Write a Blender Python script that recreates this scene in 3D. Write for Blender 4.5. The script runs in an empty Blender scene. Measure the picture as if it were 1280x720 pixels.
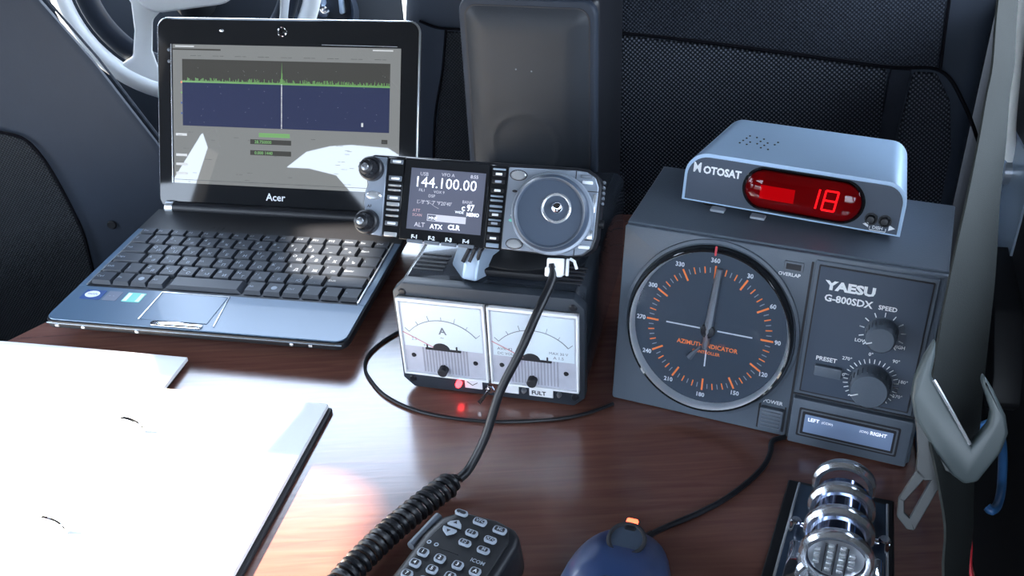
import bpy, bmesh, math, random
from mathutils import Matrix, Vector
from mathutils.geometry import tessellate_polygon
PI = math.pi
random.seed(4)
SC = bpy.context.scene
COL = SC.collection

# ------------------------------------------------------------------ camera, world, sun, exposure
CAM_H, PITCH, ROLL, FOCAL = 0.4589, 0.5688, -0.0536, 1204.5
fwd = Vector((0, math.cos(PITCH), -math.sin(PITCH)))
rt0 = Vector((1, 0, 0)); up0 = rt0.cross(fwd)
rt = math.cos(ROLL)*rt0 + math.sin(ROLL)*up0
up = -math.sin(ROLL)*rt0 + math.cos(ROLL)*up0
cd = bpy.data.cameras.new('camera'); cam = bpy.data.objects.new('camera', cd); COL.objects.link(cam)
m = Matrix((rt, up, -fwd)).transposed().to_4x4(); m.translation = Vector((0, 0, CAM_H)); cam.matrix_world = m
cd.sensor_width = 36; cd.lens = FOCAL*36/1280; cd.clip_start = .01
SC.camera = cam
SC.view_settings.view_transform = 'Standard'; SC.view_settings.look = 'None'
SC.view_settings.exposure = 0.22; SC.view_settings.gamma = 1.0; SC.view_settings.use_curve_mapping = False

W = bpy.data.worlds.new('world'); SC.world = W; W.use_nodes = True
nt = W.node_tree; nt.nodes.clear()
out = nt.nodes.new('ShaderNodeOutputWorld'); bg = nt.nodes.new('ShaderNodeBackground')
tc = nt.nodes.new('ShaderNodeTexCoord'); sp = nt.nodes.new('ShaderNodeSeparateXYZ'); rp = nt.nodes.new('ShaderNodeValToRGB')
nt.links.new(tc.outputs['Generated'], sp.inputs[0]); nt.links.new(sp.outputs['Z'], rp.inputs[0])
nt.links.new(rp.outputs[0], bg.inputs[0]); nt.links.new(bg.outputs[0], out.inputs[0])
rp.color_ramp.elements[0].position = 0.0; rp.color_ramp.elements[0].color = (.16, .17, .18, 1)
rp.color_ramp.elements[1].position = 0.12; rp.color_ramp.elements[1].color = (.72, .84, 1, 1)
e = rp.color_ramp.elements.new(.55); e.color = (.66, .80, 1, 1)
e = rp.color_ramp.elements.new(1.0); e.color = (.42, .62, 1, 1)
SKY = 11.5
mr = nt.nodes.new('ShaderNodeMapRange'); mr.inputs['From Min'].default_value = .0; mr.inputs['From Max'].default_value = .8
mr.inputs['To Min'].default_value = SKY; mr.inputs['To Max'].default_value = SKY*.88     # brighter sky ahead of the car
nt.links.new(sp.outputs['Y'], mr.inputs['Value']); nt.links.new(mr.outputs[0], bg.inputs['Strength'])

SUN_DIR = Vector((1.0, -0.15, -0.70)).normalized()      # the way the sunlight travels
sd = bpy.data.lights.new('sun', 'SUN'); sd.energy = 48; sd.angle = math.radians(1.2); sd.color = (1, .87, .70)
so = bpy.data.objects.new('sun', sd); COL.objects.link(so)
so.rotation_euler = SUN_DIR.to_track_quat('-Z', 'Y').to_euler(); so.location = (-2, .6, 2)

# ------------------------------------------------------------------ materials
def mat(name, col, rough=.5, metal=0, spec=.5, coat=0, emis=None, es=0, bump=0, bscale=200, var=0, vscale=30, trans=0, ior=1.45, alpha=1):
    ma = bpy.data.materials.new(name); ma.use_nodes = True
    n = ma.node_tree; b = n.nodes['Principled BSDF']
    b.inputs['Base Color'].default_value = (*col, 1); b.inputs['Roughness'].default_value = rough
    b.inputs['Metallic'].default_value = metal; b.inputs['Specular IOR Level'].default_value = spec
    b.inputs['Coat Weight'].default_value = coat; b.inputs['Coat Roughness'].default_value = .03
    b.inputs['Transmission Weight'].default_value = trans; b.inputs['IOR'].default_value = ior
    b.inputs['Alpha'].default_value = alpha
    if emis: b.inputs['Emission Color'].default_value = (*emis, 1); b.inputs['Emission Strength'].default_value = es
    t = n.nodes.new('ShaderNodeTexCoord'); ns = n.nodes.new('ShaderNodeTexNoise')
    ns.inputs['Scale'].default_value = vscale; ns.inputs['Detail'].default_value = 4
    n.links.new(t.outputs['Object'], ns.inputs['Vector'])
    mx = n.nodes.new('ShaderNodeMixRGB'); mx.blend_type = 'MULTIPLY'; mx.inputs[0].default_value = var
    mx.inputs[1].default_value = (*col, 1); n.links.new(ns.outputs['Fac'], mx.inputs[2]); n.links.new(mx.outputs[0], b.inputs['Base Color'])
    if bump:
        n2 = n.nodes.new('ShaderNodeTexNoise'); n2.inputs['Scale'].default_value = bscale
        n.links.new(t.outputs['Object'], n2.inputs['Vector'])
        bp = n.nodes.new('ShaderNodeBump'); bp.inputs['Strength'].default_value = bump; bp.inputs['Distance'].default_value = .0005
        n.links.new(n2.outputs['Fac'], bp.inputs['Height']); n.links.new(bp.outputs[0], b.inputs['Normal'])
    return ma

def wood_mat():
    ma = mat('reddish brown laminate', (.09, .035, .022),        .26, spec=.9, coat=1.0); n = ma.node_tree; b = n.nodes['Principled BSDF']
    t = n.nodes.new('ShaderNodeTexCoord'); mp = n.nodes.new('ShaderNodeMapping')
    mp.inputs['Rotation'].default_value = (0, 0, .27); mp.inputs['Scale'].default_value = (6, 90, 1)
    ns = n.nodes.new('ShaderNodeTexNoise'); ns.inputs['Scale'].default_value = 2.2; ns.inputs['Detail'].default_value = 6; ns.inputs['Distortion'].default_value = .6
    n.links.new(t.outputs['Object'], mp.inputs[0]); n.links.new(mp.outputs[0], ns.inputs[0])
    r = n.nodes.new('ShaderNodeValToRGB'); n.links.new(ns.outputs['Fac'], r.inputs[0])
    r.color_ramp.elements[0].position = .25; r.color_ramp.elements[0].color = (.125, .048, .037, 1)
    r.color_ramp.elements[1].position = .8; r.color_ramp.elements[1].color = (.22, .094, .068, 1)
    n.links.new(r.outputs[0], b.inputs['Base Color'])
    bp = n.nodes.new('ShaderNodeBump'); bp.inputs['Strength'].default_value = .25; bp.inputs['Distance'].default_value = .0004
    n.links.new(ns.outputs['Fac'], bp.inputs['Height']); n.links.new(bp.outputs[0], b.inputs['Normal'])
    b.inputs['Coat Roughness'].default_value = .17
    return ma

def mesh_cloth(name, dark, light, scale, mixv=.75):
    ma = mat(name, dark, .9, spec=.15); n = ma.node_tree; b = n.nodes['Principled BSDF']
    t = n.nodes.new('ShaderNodeTexCoord'); mp = n.nodes.new('ShaderNodeMapping')
    mp.inputs['Rotation'].default_value = (0, .10, 0); mp.inputs['Scale'].default_value = (scale, scale, scale)
    n.links.new(t.outputs['Object'], mp.inputs[0])
    s = n.nodes.new('ShaderNodeSeparateXYZ'); n.links.new(mp.outputs[0], s.inputs[0])
    def sn(o):
        a = n.nodes.new('ShaderNodeMath'); a.operation = 'SINE'; n.links.new(o, a.inputs[0]); return a.outputs[0]
    mu = n.nodes.new('ShaderNodeMath'); mu.operation = 'MULTIPLY'; n.links.new(sn(s.outputs['X']), mu.inputs[0]); n.links.new(sn(s.outputs['Z']), mu.inputs[1])
    r = n.nodes.new('ShaderNodeValToRGB'); n.links.new(mu.outputs[0], r.inputs[0])
    r.color_ramp.elements[0].position = .08; r.color_ramp.elements[0].color = (*dark, 1)
    r.color_ramp.elements[1].position = .5; r.color_ramp.elements[1].color = (*light, 1)
    n.links.new(r.outputs[0], b.inputs['Base Color'])
    bp = n.nodes.new('ShaderNodeBump'); bp.inputs['Strength'].default_value = .5; bp.inputs['Distance'].default_value = .001
    n.links.new(mu.outputs[0], bp.inputs['Height']); n.links.new(bp.outputs[0], b.inputs['Normal'])
    return ma

def tint_glass(name, col, fac):
    ma = bpy.data.materials.new(name); ma.use_nodes = True; n = ma.node_tree; n.nodes.clear()
    o = n.nodes.new('ShaderNodeOutputMaterial'); mi = n.nodes.new('ShaderNodeMixShader'); t = n.nodes.new('ShaderNodeBsdfTransparent'); g = n.nodes.new('ShaderNodeBsdfGlossy')
    t.inputs[0].default_value = (*col, 1); g.inputs['Roughness'].default_value = .04
    f = n.nodes.new('ShaderNodeFresnel'); f.inputs[0].default_value = 1.0 + fac
    n.links.new(f.outputs[0], mi.inputs[0]); n.links.new(t.outputs[0], mi.inputs[1]); n.links.new(g.outputs[0], mi.inputs[2]); n.links.new(mi.outputs[0], o.inputs[0])
    return ma

M = {}
M['wood'] = wood_mat()
M['paper'] = mat('white paper', (.86, .87, .88), .8, spec=.1, var=.05)
M['blackplastic'] = mat('black plastic', (.012, .013, .017), .4, bump=.1, var=.3)
M['softblack'] = mat('dull black plastic', (.010, .011, .014), .55, var=.3)
M['greyplastic'] = mat('grey painted casing', (.105, .130, .165), .42, bump=.25, bscale=900, var=.12)
M['greypanel'] = mat('slate panel', (.055, .075, .11), .38, bump=.1, bscale=900, var=.1)
M['midgrey'] = mat('mid grey plastic', (.13, .15, .18), .4, var=.1)
M['silver'] = mat('silver paint', (.32, .40, .50), .33, metal=.35, var=.08)
M['palesilver'] = mat('pale silver trim', (.72, .75, .78), .22, metal=.7)
M['chrome'] = mat('chrome', (.85, .87, .92), .06, metal=1)
M['satin'] = mat('satin metal', (.55, .58, .62), .3, metal=.9, var=.15)
M['white'] = mat('white print', (.80, .83, .86), .6)
M['dimprint'] = mat('pale grey print', (.33, .37, .43), .6)
M['greyprint'] = mat('grey print', (.22, .24, .27), .6)
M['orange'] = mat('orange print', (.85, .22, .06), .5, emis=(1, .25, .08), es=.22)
M['orangedim'] = mat('faded orange print', (.75, .24, .10), .5)
M['fabric'] = mat('charcoal seat fabric', (.022, .026, .036), .9, spec=.2, bump=.6, bscale=700, var=.4, vscale=60)
M['vinyl'] = mat('blue black vinyl', (.026, .034, .050), .55, spec=.3, bump=.2, bscale=300, var=.2)
M['mesh1'] = mesh_cloth('fine seat mesh', (.014, .017, .024), (.048, .056, .072), 1650)
M['mesh2'] = mesh_cloth('open seat mesh', (.008, .010, .014), (.095, .105, .13), 1450)
M['mesh3'] = mesh_cloth('grey side mesh', (.016, .018, .021), (.042, .045, .05), 1800)
M['seam'] = mat('black seam', (.004, .004, .006), .9, spec=.1)
M['gloss'] = mat('gloss black bezel', (.012, .013, .015), .04, spec=.5)
M['palm'] = mat('glossy blue grey palm rest', (.09, .15, .23), .30, metal=.1, spec=.5, coat=.12, var=.06)
M['key'] = mat('black key', (.026, .032, .044), .42, spec=.5)
M['rubber'] = mat('black rubber', (.010, .011, .014), .38, spec=.5)
M['beltweb'] = mat('grey belt webbing', (.030, .034, .033), .8, spec=.2, bump=.5, bscale=1500, var=.2)
M['tonguegrey'] = mat('grey tongue plastic', (.070, .090, .094), .38, var=.12)
M['blue'] = mat('mouse blue shell', (.028, .055, .15), .28, spec=.5, coat=.3)
M['navyglass'] = mat('blue lacquer', (.045, .068, .105), .2, coat=.4)
M['bluecable'] = mat('blue cable', (.02, .08, .20), .4)
M['redcable'] = mat('red cable', (.40, .02, .03), .4)
M['red'] = mat('red led', (1, .05, .04), .4, emis=(1, .03, .04), es=9)
M['redback'] = mat('red window backing', (.10, .003, .010), .5, emis=(1, .0, .02), es=.01)
M['redblock'] = mat('lit red filter', (.30, .006, .015), .5, emis=(1, .0, .03), es=.22)
M['mouseled'] = mat('orange red led', (1, .2, .1), .4, emis=(1, .12, .05), es=3)
M['clearglass'] = tint_glass('dial glass', (.93, .96, 1), .35)
M['redglass'] = tint_glass('red acrylic', (1, .16, .2), .45)
M['acrylic'] = tint_glass('clear meter cover', (.97, .98, 1), .3)
M['dial'] = mat('slate dial face', (.058, .078, .105), .45, var=.1)
M['meterface'] = mat('white meter face', (.90, .97, 1.0), .5, spec=.2)
M['meterlow'] = mat('grey milled plate', (.78, .78, .84), .5, var=.2, vscale=120)
M['ink'] = mat('black ink', (.02, .02, .025), .6)
M['paleredink'] = mat('pale red ink', (.75, .35, .38), .6)
M['redink'] = mat('red ink', (.55, .06, .08), .6)
M['whitelabel'] = mat('white label', (.85, .86, .88), .5)
M['lcdblue'] = mat('silver blue lcd', (.22, .30, .46), .3, emis=(.35, .5, .85), es=.05)
M['screen'] = mat('transceiver screen', (.05, .055, .08), .16, emis=(.34, .38, .52), es=.20)
M['lcdwhite'] = mat('lit white characters', (.8, .82, .9), .4, emis=(.85, .9, 1), es=.85)
M['lcdgrey'] = mat('dim characters', (.4, .4, .45), .4, emis=(.6, .6, .7), es=.40)
M['lcdred'] = mat('dim red characters', (.4, .3, .32), .4, emis=(.7, .35, .4), es=.35)
M['steer'] = mat('silver wheel trim', (.90, .91, .88), .4)
M['dash'] = mat('dark dashboard', (.022, .027, .035), .6, var=.3, vscale=8)
M['fascia'] = mat('brushed grey fascia', (.26, .30, .36), .36, metal=.3, var=.06)
M['shell'] = mat('light blue silver shell', (.42, .58, .78), .36, metal=.3, var=.05)
M['psucase'] = mat('black enamelled steel', (.022, .027, .036), .20, spec=.8, coat=.6, var=.15)
M['ringwhite'] = mat('bright dial ring', (.80, .83, .86), .28, metal=.25)
M['digit'] = mat('red lit digits', (1, .06, .06), .4, emis=(1, .06, .08), es=1.1)
M['milled'] = mat('milled groove', (.50, .49, .54), .5)
M['plate'] = mat('dull latch steel', (.055, .06, .062), .45, metal=.2, var=.3)
M['psuframe'] = mat('dark blue grey frame', (.030, .038, .050), .45, bump=.1, bscale=900, var=.1)
M['softchrome'] = mat('polished ring chrome', (.92, .94, .98), .20, metal=.92)
M['cylchrome'] = mat('dark blue chrome', (.28, .34, .50), .10, metal=1)
M['grille'] = mat('black speaker grille', (.017, .021, .028), .48, spec=.5, bump=.25, bscale=1200, var=.15)
M['dark'] = mat('dark interior', (.012, .013, .018), .8, var=.3, vscale=8)
M['green'] = mat('green sticker', (.20, .65, .55), .4)
M['bluesticker'] = mat('blue sticker', (.03, .08, .26), .4)
M['greysticker'] = mat('grey sticker', (.16, .18, .24), .4)
M['scr_grey'] = mat('screen window grey', (.02, .02, .02), .015, spec=1.0, emis=(.46, .49, .50), es=.42)
M['scr_dark'] = mat('screen graph black', (.015, .015, .015), .015, spec=1.0, emis=(.35, .36, .34), es=.14)
M['scr_navy'] = mat('screen waterfall navy', (.012, .014, .03), .015, spec=1.0, emis=(.11, .14, .30), es=.22)
M['scr_green'] = mat('screen green', (.02, .03, .02), .3, emis=(.28, .70, .18), es=.42)
M['scr_white'] = mat('screen white', (.02, .02, .02), .3, emis=(.9, .95, 1), es=.6)
M['scr_ink'] = mat('screen dark text', (.01, .01, .01), .3, emis=(.2, .22, .2), es=.15)
M['lining'] = mat('grey roof lining', (.05, .052, .055), .9)

# ------------------------------------------------------------------ mesh builder
class G:
    def __init__(s): s.bm = bmesh.new(); s.k = 0; s.mx = Matrix.Identity(4)
    def mat(s, k): s.k = k; return s
    def _fin(s, vs, fs):
        for f in fs: f.material_index = s.k
        for v in vs: v.co = s.mx @ v.co
    def poly(s, pts):
        vs = [s.bm.verts.new(p) for p in pts]; f = s.bm.faces.new(vs); s._fin(vs, [f]); return s
    def box(s, x0, x1, y0, y1, z0, z1, bev=0, seg=2):
        t = bmesh.new()
        bmesh.ops.create_cube(t, size=1)
        for v in t.verts: v.co = Vector(((x0+x1)/2+v.co.x*(x1-x0), (y0+y1)/2+v.co.y*(y1-y0), (z0+z1)/2+v.co.z*(z1-z0)))
        if bev: bmesh.ops.bevel(t, geom=t.edges[:], offset=bev, segments=seg, affect='EDGES', profile=.5)
        return s.add(t)
    def add(s, t):
        mp = {}
        for v in t.verts: mp[v] = s.bm.verts.new(s.mx @ v.co)
        for f in t.faces:
            try: nf = s.bm.faces.new([mp[v] for v in f.verts]); nf.material_index = s.k
            except ValueError: pass
        t.free(); return s
    def prism(s, pts, axis, a, b, bev=0, seg=2, tx=None):
        """polygon pts extruded from a to b along axis ('x': pts=(y,z), 'y': pts=(x,z), 'z': pts=(x,y)); tx(u,v) may reshape the far end"""
        t = bmesh.new()
        def P(u, v, w): return {'x': (w, u, v), 'y': (u, w, v), 'z': (u, v, w)}[axis]
        A = [t.verts.new(P(u, v, a)) for u, v in pts]
        B = [t.verts.new(P(*(tx(u, v) if tx else (u, v)), b)) for u, v in pts]
        t.faces.new(A); t.faces.new(B[::-1]); n = len(pts)
        for i in range(n): t.faces.new((A[i], B[i], B[(i+1) % n], A[(i+1) % n]))
        bmesh.ops.recalc_face_normals(t, faces=t.faces[:])
        if bev:
            es = [e for e in t.edges if e.calc_face_angle(0) > .5]
            bmesh.ops.bevel(t, geom=es, offset=bev, segments=seg, affect='EDGES', profile=.5)
        return s.add(t)
    def lathe(s, c, axis, prof, n=32, a0=0, a1=2*PI, sx=1, sz=1):
        """prof = [(radius, offset along axis)]; closed at radius 0"""
        full = abs(a1-a0-2*PI) < 1e-6; t = bmesh.new(); rings = []
        steps = n if full else n+1
        def P(r, h, a):
            u, v = r*math.cos(a)*sx, r*math.sin(a)*sz
            return {'y': (c[0]+u, c[1]+h, c[2]+v), 'z': (c[0]+u, c[1]+v, c[2]+h), 'x': (c[0]+h, c[1]+u, c[2]+v)}[axis]
        for r, h in prof:
            if r < 1e-7: rings.append([t.verts.new(P(0, h, 0))])
            else: rings.append([t.verts.new(P(r, h, a0+(a1-a0)*i/n)) for i in range(steps)])
        for A, B in zip(rings, rings[1:]):
            for i in range(n):
                j = (i+1) % steps
                if len(A) == 1 and len(B) == 1: break
                if len(A) == 1: t.faces.new((A[0], B[i], B[j]))
                elif len(B) == 1: t.faces.new((A[i], A[j], B[0]))
                else: t.faces.new((A[i], A[j], B[j], B[i]))
        bmesh.ops.recalc_face_normals(t, faces=t.faces[:])
        return s.add(t)
    def cyl(s, c, axis, r, h0, h1, n=24, bev=0):
        p = [(0, h0), (r, h0), (r, h1), (0, h1)] if not bev else [(0, h0), (r-bev, h0), (r, h0+bev*(1 if h1 > h0 else -1)), (r, h1-bev*(1 if h1 > h0 else -1)), (r-bev, h1), (0, h1)]
        return s.lathe(c, axis, p, n)
    def torus(s, c, axis, R, r, n=40, k=10, a0=0, a1=2*PI, sz=1):
        return s.lathe(c, axis, [(R+r*math.cos(2*PI*i/k), r*math.sin(2*PI*i/k)) for i in range(k+1)], n, a0, a1, sz=sz)
    def tube(s, path, r, k=8, cap=True, rs=None):
        t = bmesh.new(); path = [Vector(p) for p in path]; rings = []; nrm = None
        for i, p in enumerate(path):
            d = (path[min(i+1, len(path)-1)]-path[max(i-1, 0)]).normalized()
            if nrm is None: nrm = d.orthogonal().normalized()
            nrm = (nrm - d*nrm.dot(d)).normalized(); b = d.cross(nrm)
            q = rs[i] if rs else r
            rings.append([t.verts.new(p+q*(math.cos(2*PI*j/k)*nrm+math.sin(2*PI*j/k)*b)) for j in range(k)])
        for A, B in zip(rings, rings[1:]):
            for j in range(k): t.faces.new((A[j], A[(j+1) % k], B[(j+1) % k], B[j]))
        if cap: t.faces.new(rings[0][::-1]); t.faces.new(rings[-1])
        bmesh.ops.recalc_face_normals(t, faces=t.faces[:])
        return s.add(t)
    def text(s, string, x, z, size, y=-.0002, sx=1, bold=0, align='LEFT', plane='xz', rot=0):
        key = (string, bold, align)
        if key not in TXT:
            cu = bpy.data.curves.new('t', 'FONT'); cu.body = string; cu.size = 1; cu.align_x = align; cu.offset = bold; cu.resolution_u = 2
            o = bpy.data.objects.new('t', cu); me = bpy.data.meshes.new_from_object(o)
            TXT[key] = ([tuple(v.co) for v in me.vertices], [tuple(p.vertices) for p in me.polygons])
            bpy.data.objects.remove(o); bpy.data.curves.remove(cu); bpy.data.meshes.remove(me)
        vs, fs = TXT[key]; ca, sa = math.cos(rot), math.sin(rot); V = []
        for vx, vy, _ in vs:
            a, b = vx*size*sx, vy*size; a, b = a*ca-b*sa, a*sa+b*ca
            V.append(s.bm.verts.new(s.mx @ Vector((x+a, y, z+b) if plane == 'xz' else (x+a, z+b, y))))
        for f in fs:
            try: nf = s.bm.faces.new([V[i] for i in f]); nf.material_index = s.k
            except ValueError: pass
        return s
    def holed(s, outer, holes, x0, x1):
        loops = [outer]+holes; t = bmesh.new()
        fl = [Vector((a, b, 0)) for lp in loops for a, b in lp]
        tris = tessellate_polygon([[Vector((a, b, 0)) for a, b in lp] for lp in loops])
        A = [t.verts.new((x0, v.x, v.y)) for v in fl]; B = [t.verts.new((x1, v.x, v.y)) for v in fl]
        for tr_ in tris: t.faces.new([A[i] for i in tr_]); t.faces.new([B[i] for i in tr_][::-1])
        k = 0
        for lp in loops:
            n = len(lp)
            for i in range(n): t.faces.new((A[k+i], B[k+i], B[k+(i+1) % n], A[k+(i+1) % n]))
            k += n
        bmesh.ops.recalc_face_normals(t, faces=t.faces[:])
        return s.add(t)
    def quad(s, x0, x1, z0, z1, y=-.0002):
        return s.poly([(x0, y, z0), (x1, y, z0), (x1, y, z1), (x0, y, z1)])
    def build(s, name, mats, parent=None, smooth=38, mx=None):
        me = bpy.data.meshes.new(name); s.bm.normal_update(); s.bm.to_mesh(me); s.bm.free()
        for q in (mats if isinstance(mats, (list, tuple)) else [mats]): me.materials.append(M[q])
        if smooth:
            for p in me.polygons: p.use_smooth = True
            me.set_sharp_from_angle(angle=math.radians(smooth))
        o = bpy.data.objects.new(name, me); COL.objects.link(o)
        if parent: o.parent = parent
        if mx is not None: o.matrix_local = mx
        return o
TXT = {}
def rr(x0, x1, z0, z1, r, n=6, corners=(1, 1, 1, 1)):
    """rounded rectangle outline, corners in the order lower left, lower right, upper right, upper left"""
    P = []
    for (cx, cz, a, c) in ((x0, z0, PI, 0), (x1, z0, 1.5*PI, 1), (x1, z1, 0, 2), (x0, z1, .5*PI, 3)):
        q = r*corners[c]
        if q <= 0: P.append((cx, cz)); continue
        ox = cx+q if cx == x0 else cx-q; oz = cz+q if cz == z0 else cz-q
        P += [(ox+q*math.cos(a+PI/2*i/n), oz+q*math.sin(a+PI/2*i/n)) for i in range(n+1)]
    return P
def thing(name, label, cat, mx, group=None):
    o = bpy.data.objects.new(name, None); COL.objects.link(o); o.matrix_world = mx; o.empty_display_size = .02
    o['label'] = label; o['category'] = cat
    if group: o['group'] = group
    return o
def tag(o, label, cat, group=None):
    o['label'] = label; o['category'] = cat
    if group: o['group'] = group
    return o
def structure(o): o['kind'] = 'structure'; return o
def F(loc, yaw=0, tilt=0, roll=0):
    return Matrix.Translation(loc) @ Matrix.Rotation(yaw, 4, 'Z') @ Matrix.Rotation(-tilt, 4, 'X') @ Matrix.Rotation(roll, 4, 'Y')
def smoothpath(pts, n=8):
    pts = [Vector(p) for p in pts]; P = [pts[0]*2-pts[1]]+pts+[pts[-1]*2-pts[-2]]; R = []
    for i in range(1, len(P)-2):
        for j in range(n):
            t = j/n; a, b, c, d = P[i-1], P[i], P[i+1], P[i+2]
            R.append(.5*((2*b)+(c-a)*t+(2*a-5*b+4*c-d)*t*t+(3*b-a-3*c+d)*t**3))
    R.append(pts[-1]); return R
mm = .001

# ================================================================== SETTING: the cabin
CY = -.24                                   # the car's axes are turned against the camera
o = G().box(-1.2, 1.0, -.35, 2.2, -.50, -.47).build('floor', 'dark'); structure(o)
o = G().box(0, .03, -.6, 1.3, -.47, .22, .01).build('wall_right', 'dark', mx=F((.345, .35, 0), CY)); structure(o)
g = G().tube(smoothpath([(-.012, .455, .105), (-.012, .425, .075), (-.012, .432, .04), (-.012, .41, .0), (-.012, .394, -.02), (-.012, .365, -.052)]), .012, 10)
g.box(-.002, .003, .36, .45, -.05, .10)
o = g.build('trim_1', 'silver', mx=F((.345, .35, 0), CY)); structure(o)
g = G().prism([(.356, .005), (.372, .02), (.30, .0), (.262, -.038), (.25, -.06), (.262, -.075), (.30, -.05)], 'x', -.022, .004, .003)
o = g.build('trim_2', 'softblack', mx=F((.345, .35, 0), CY)); structure(o)
# unseen roof, doors and tailgate; roof edge and openings shaped for the light
g = G().box(-1.0, 1.0, -.75, 1.34, .82, .86, .01)
o = g.build('ceiling', 'lining'); structure(o)
g = G().holed([(-.75, -.47), (1.95, -.47), (1.95, 1.05), (1.0, 1.05), (1.0, .86), (-.75, .86)],
    [[(.43, .10), (.728, .10), (.722, .41), (.692, .42), (.676, .502), (.664, .501), (.609, .486), (.606, .525), (.594, .540), (.575, .545), (.43, .530)], [(1.06, .10), (1.85, .10), (1.85, .565), (1.06, .565)],
     [(.822, .488), (.91, .480), (.92, .551), (.806, .551), (.812, .520)], [(.08, .10), (.40, .10), (.40, .28), (.355, .285), (.31, .40), (.28, .425), (.255, .40), (.27, .28), (.08, .28)],
     [(.055, .445), (-.02, .475), (-.12, .502), (-.28, .47), (-.55, .42), (-.55, .70), (-.36, .680), (-.20, .615), (-.08, .555), (.0, .505)],
     [(-.55, .10), (-.04, .10), (-.04, .28), (-.55, .28)]], -.88, -.85)  # openings cut for sun patches and screen reflections; raised front blocks stray sun
o = g.build('wall_left', 'dark'); structure(o)
g = G().box(-.86, .62, -.75, -.72, -.47, .22, .005).box(-.86, .62, -.75, -.72, .60, .84, .005).box(-.86, -.40, -.75, -.72, .2, .62, .005)
o = g.build('wall_back', 'dark'); structure(o)
g = G().box(0, .03, -1.2, 1.4, .46, .90, .005, ).box(0, .03, .45, .80, .2, .48, .005).box(0, .03, -1.2, -.7, -.47, .48, .005)
o = g.build('trim_3', 'dark', mx=F((.375, .35, 0), CY)); structure(o)
# pull handle on the far door
dh = thing('door_handle', 'bright white curved pull handle on the dark door at the top right', 'door handle', F((.345, .35, 0), CY))
G().tube(smoothpath([(-.004, .505, .215), (-.012, .468, .185), (-.014, .440, .145), (-.012, .424, .105), (-.004, .424, .075)]), .0085, 12, rs=None).build('grip', 'steer', dh)
G().cyl((0, .512, .222), 'x', .014, .0, -.008).build('mount', 'satin', dh); G().cyl((0, .421, .068), 'x', .012, .0, -.008).build('mount', 'satin', dh)

# driver seat
ds = thing('car_seat', 'dark driver seat back left of the laptop with a curved stitched seam', 'car seat', F((-.36, .93, 0)))
ol = [(.10, -.46), (.03, 0), (.005, .066), (-.016, .112), (-.036, .156), (-.069, .216), (-.11, .30), (-.16, .40), (-.22, .52), (-.40, .58), (-.66, .55), (-.72, .3), (-.74, -.46)]
G().prism(ol, 'y', 0, .11, .012, 4, tx=lambda u, v: (u-.085 if u > -.3 else u, v)).build('seat_back', 'vinyl', ds)
G().prism([(-.6, .095), (-.20, .098), (-.154, .088), (-.13, .078), (-.118, .055), (-.109, .015), (-.103, -.03), (-.105, -.074), (-.112, -.16), (-.14, -.25), (-.6, -.25)], 'y', -.004, .004, .003).build('mesh_panel', 'mesh3', ds)
G().tube(smoothpath([(-.20, -.005, .099), (-.154, -.005, .089), (-.129, -.005, .079), (-.116, -.005, .055), (-.107, -.005, .015), (-.101, -.005, -.03), (-.103, -.005, -.074), (-.11, -.005, -.16)]), .0016, 6).build('seam', 'seam', ds)
G().tube([(a+.001, .004, b) for a, b in ol[1:9]], .0013, 6).build('piping', 'vinyl', ds)
G().torus((-.181, -.002, -.110), 'y', .0055, .0018, 20, 6).cyl((-.181, 0, -.110), 'y', .004, 0, -.003).build('grommet', 'midgrey', ds)
G().cyl((-.069, .0, -.026), 'y', .005, 0, -.003, bev=.001).build('button', 'softblack', ds)

# passenger seat
ps = thing('car_seat', 'wide black seat back with diamond mesh panels behind the speaker', 'car seat', F((0, .93, 0), CY))
ol = [(.10, -.46), (-.03, -.40), (-.118, -.2), (-.116, .03), (-.108, .12), (-.096, .19), (-.095, .26), (-.11, .33), (-.125, .45), (-.10, .60), (.02, .66), (.30, .66), (.43, .58), (.450, .3), (.454, -.46)]
G().prism(ol, 'y', 0, .12, .02, 4).build('seat_back', 'vinyl', ps)
G().prism([(.006, .168), (.115, .1665), (.198, .1595), (.287, .1495), (.365, .1405), (.408, .139), (.404, .20), (.40, .30), (.38, .50), (.006, .52)], 'y', -.004, .004, .003).build('upper_panel', 'mesh1', ps)
G().prism([(.006, .1635), (.115, .1625), (.198, .1555), (.287, .1455), (.365, .1365), (.368, .08), (.366, -.2), (.006, -.2)], 'y', -.005, .004, .003).build('lower_panel', 'mesh2', ps)
G().prism([(.388, .1345), (.408, .134), (.424, .108), (.434, .06), (.44, -.2), (.384, -.2), (.385, .08)], 'y', -.004, .004, .003).build('side_mesh', 'mesh2', ps)
G().prism([(.368, .138), (.386, .136), (.383, .08), (.381, -.2), (.364, -.2), (.367, .08)], 'y', -.0035, .002, .001).build('trim_strip', 'fabric', ps)
g = G().tube(smoothpath([(.006, -.003, .166), (.115, -.003, .165), (.198, -.003, .158), (.287, -.003, .148), (.365, -.003, .139), (.410, -.003, .137), (.437, -.003, .105), (.462, .004, .058)]), .0018, 6)
g.tube(smoothpath([(.410, -.003, .138), (.406, -.003, .20), (.402, -.003, .30)]), .0014, 6)
g.build('seam', 'seam', ps)
G().prism([(-.052, .162), (.002, .160), (.002, -.2), (-.085, -.2), (-.078, .03), (-.064, .10)], 'y', -.003, .004, .002).build('mesh_panel', 'mesh3', ps)
g = G().tube(smoothpath([(-.052, -.003, .165), (-.060, -.003, .12), (-.072, -.003, .07), (-.080, -.003, .0), (-.084, -.003, -.1)]), .0015, 6)
g.tube(smoothpath([(-.079, -.002, .172), (-.06, -.003, .166), (-.034, -.003, .165), (.0, -.003, .166)]), .0015, 6)
g.build('side_seam', 'seam', ps)

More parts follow.
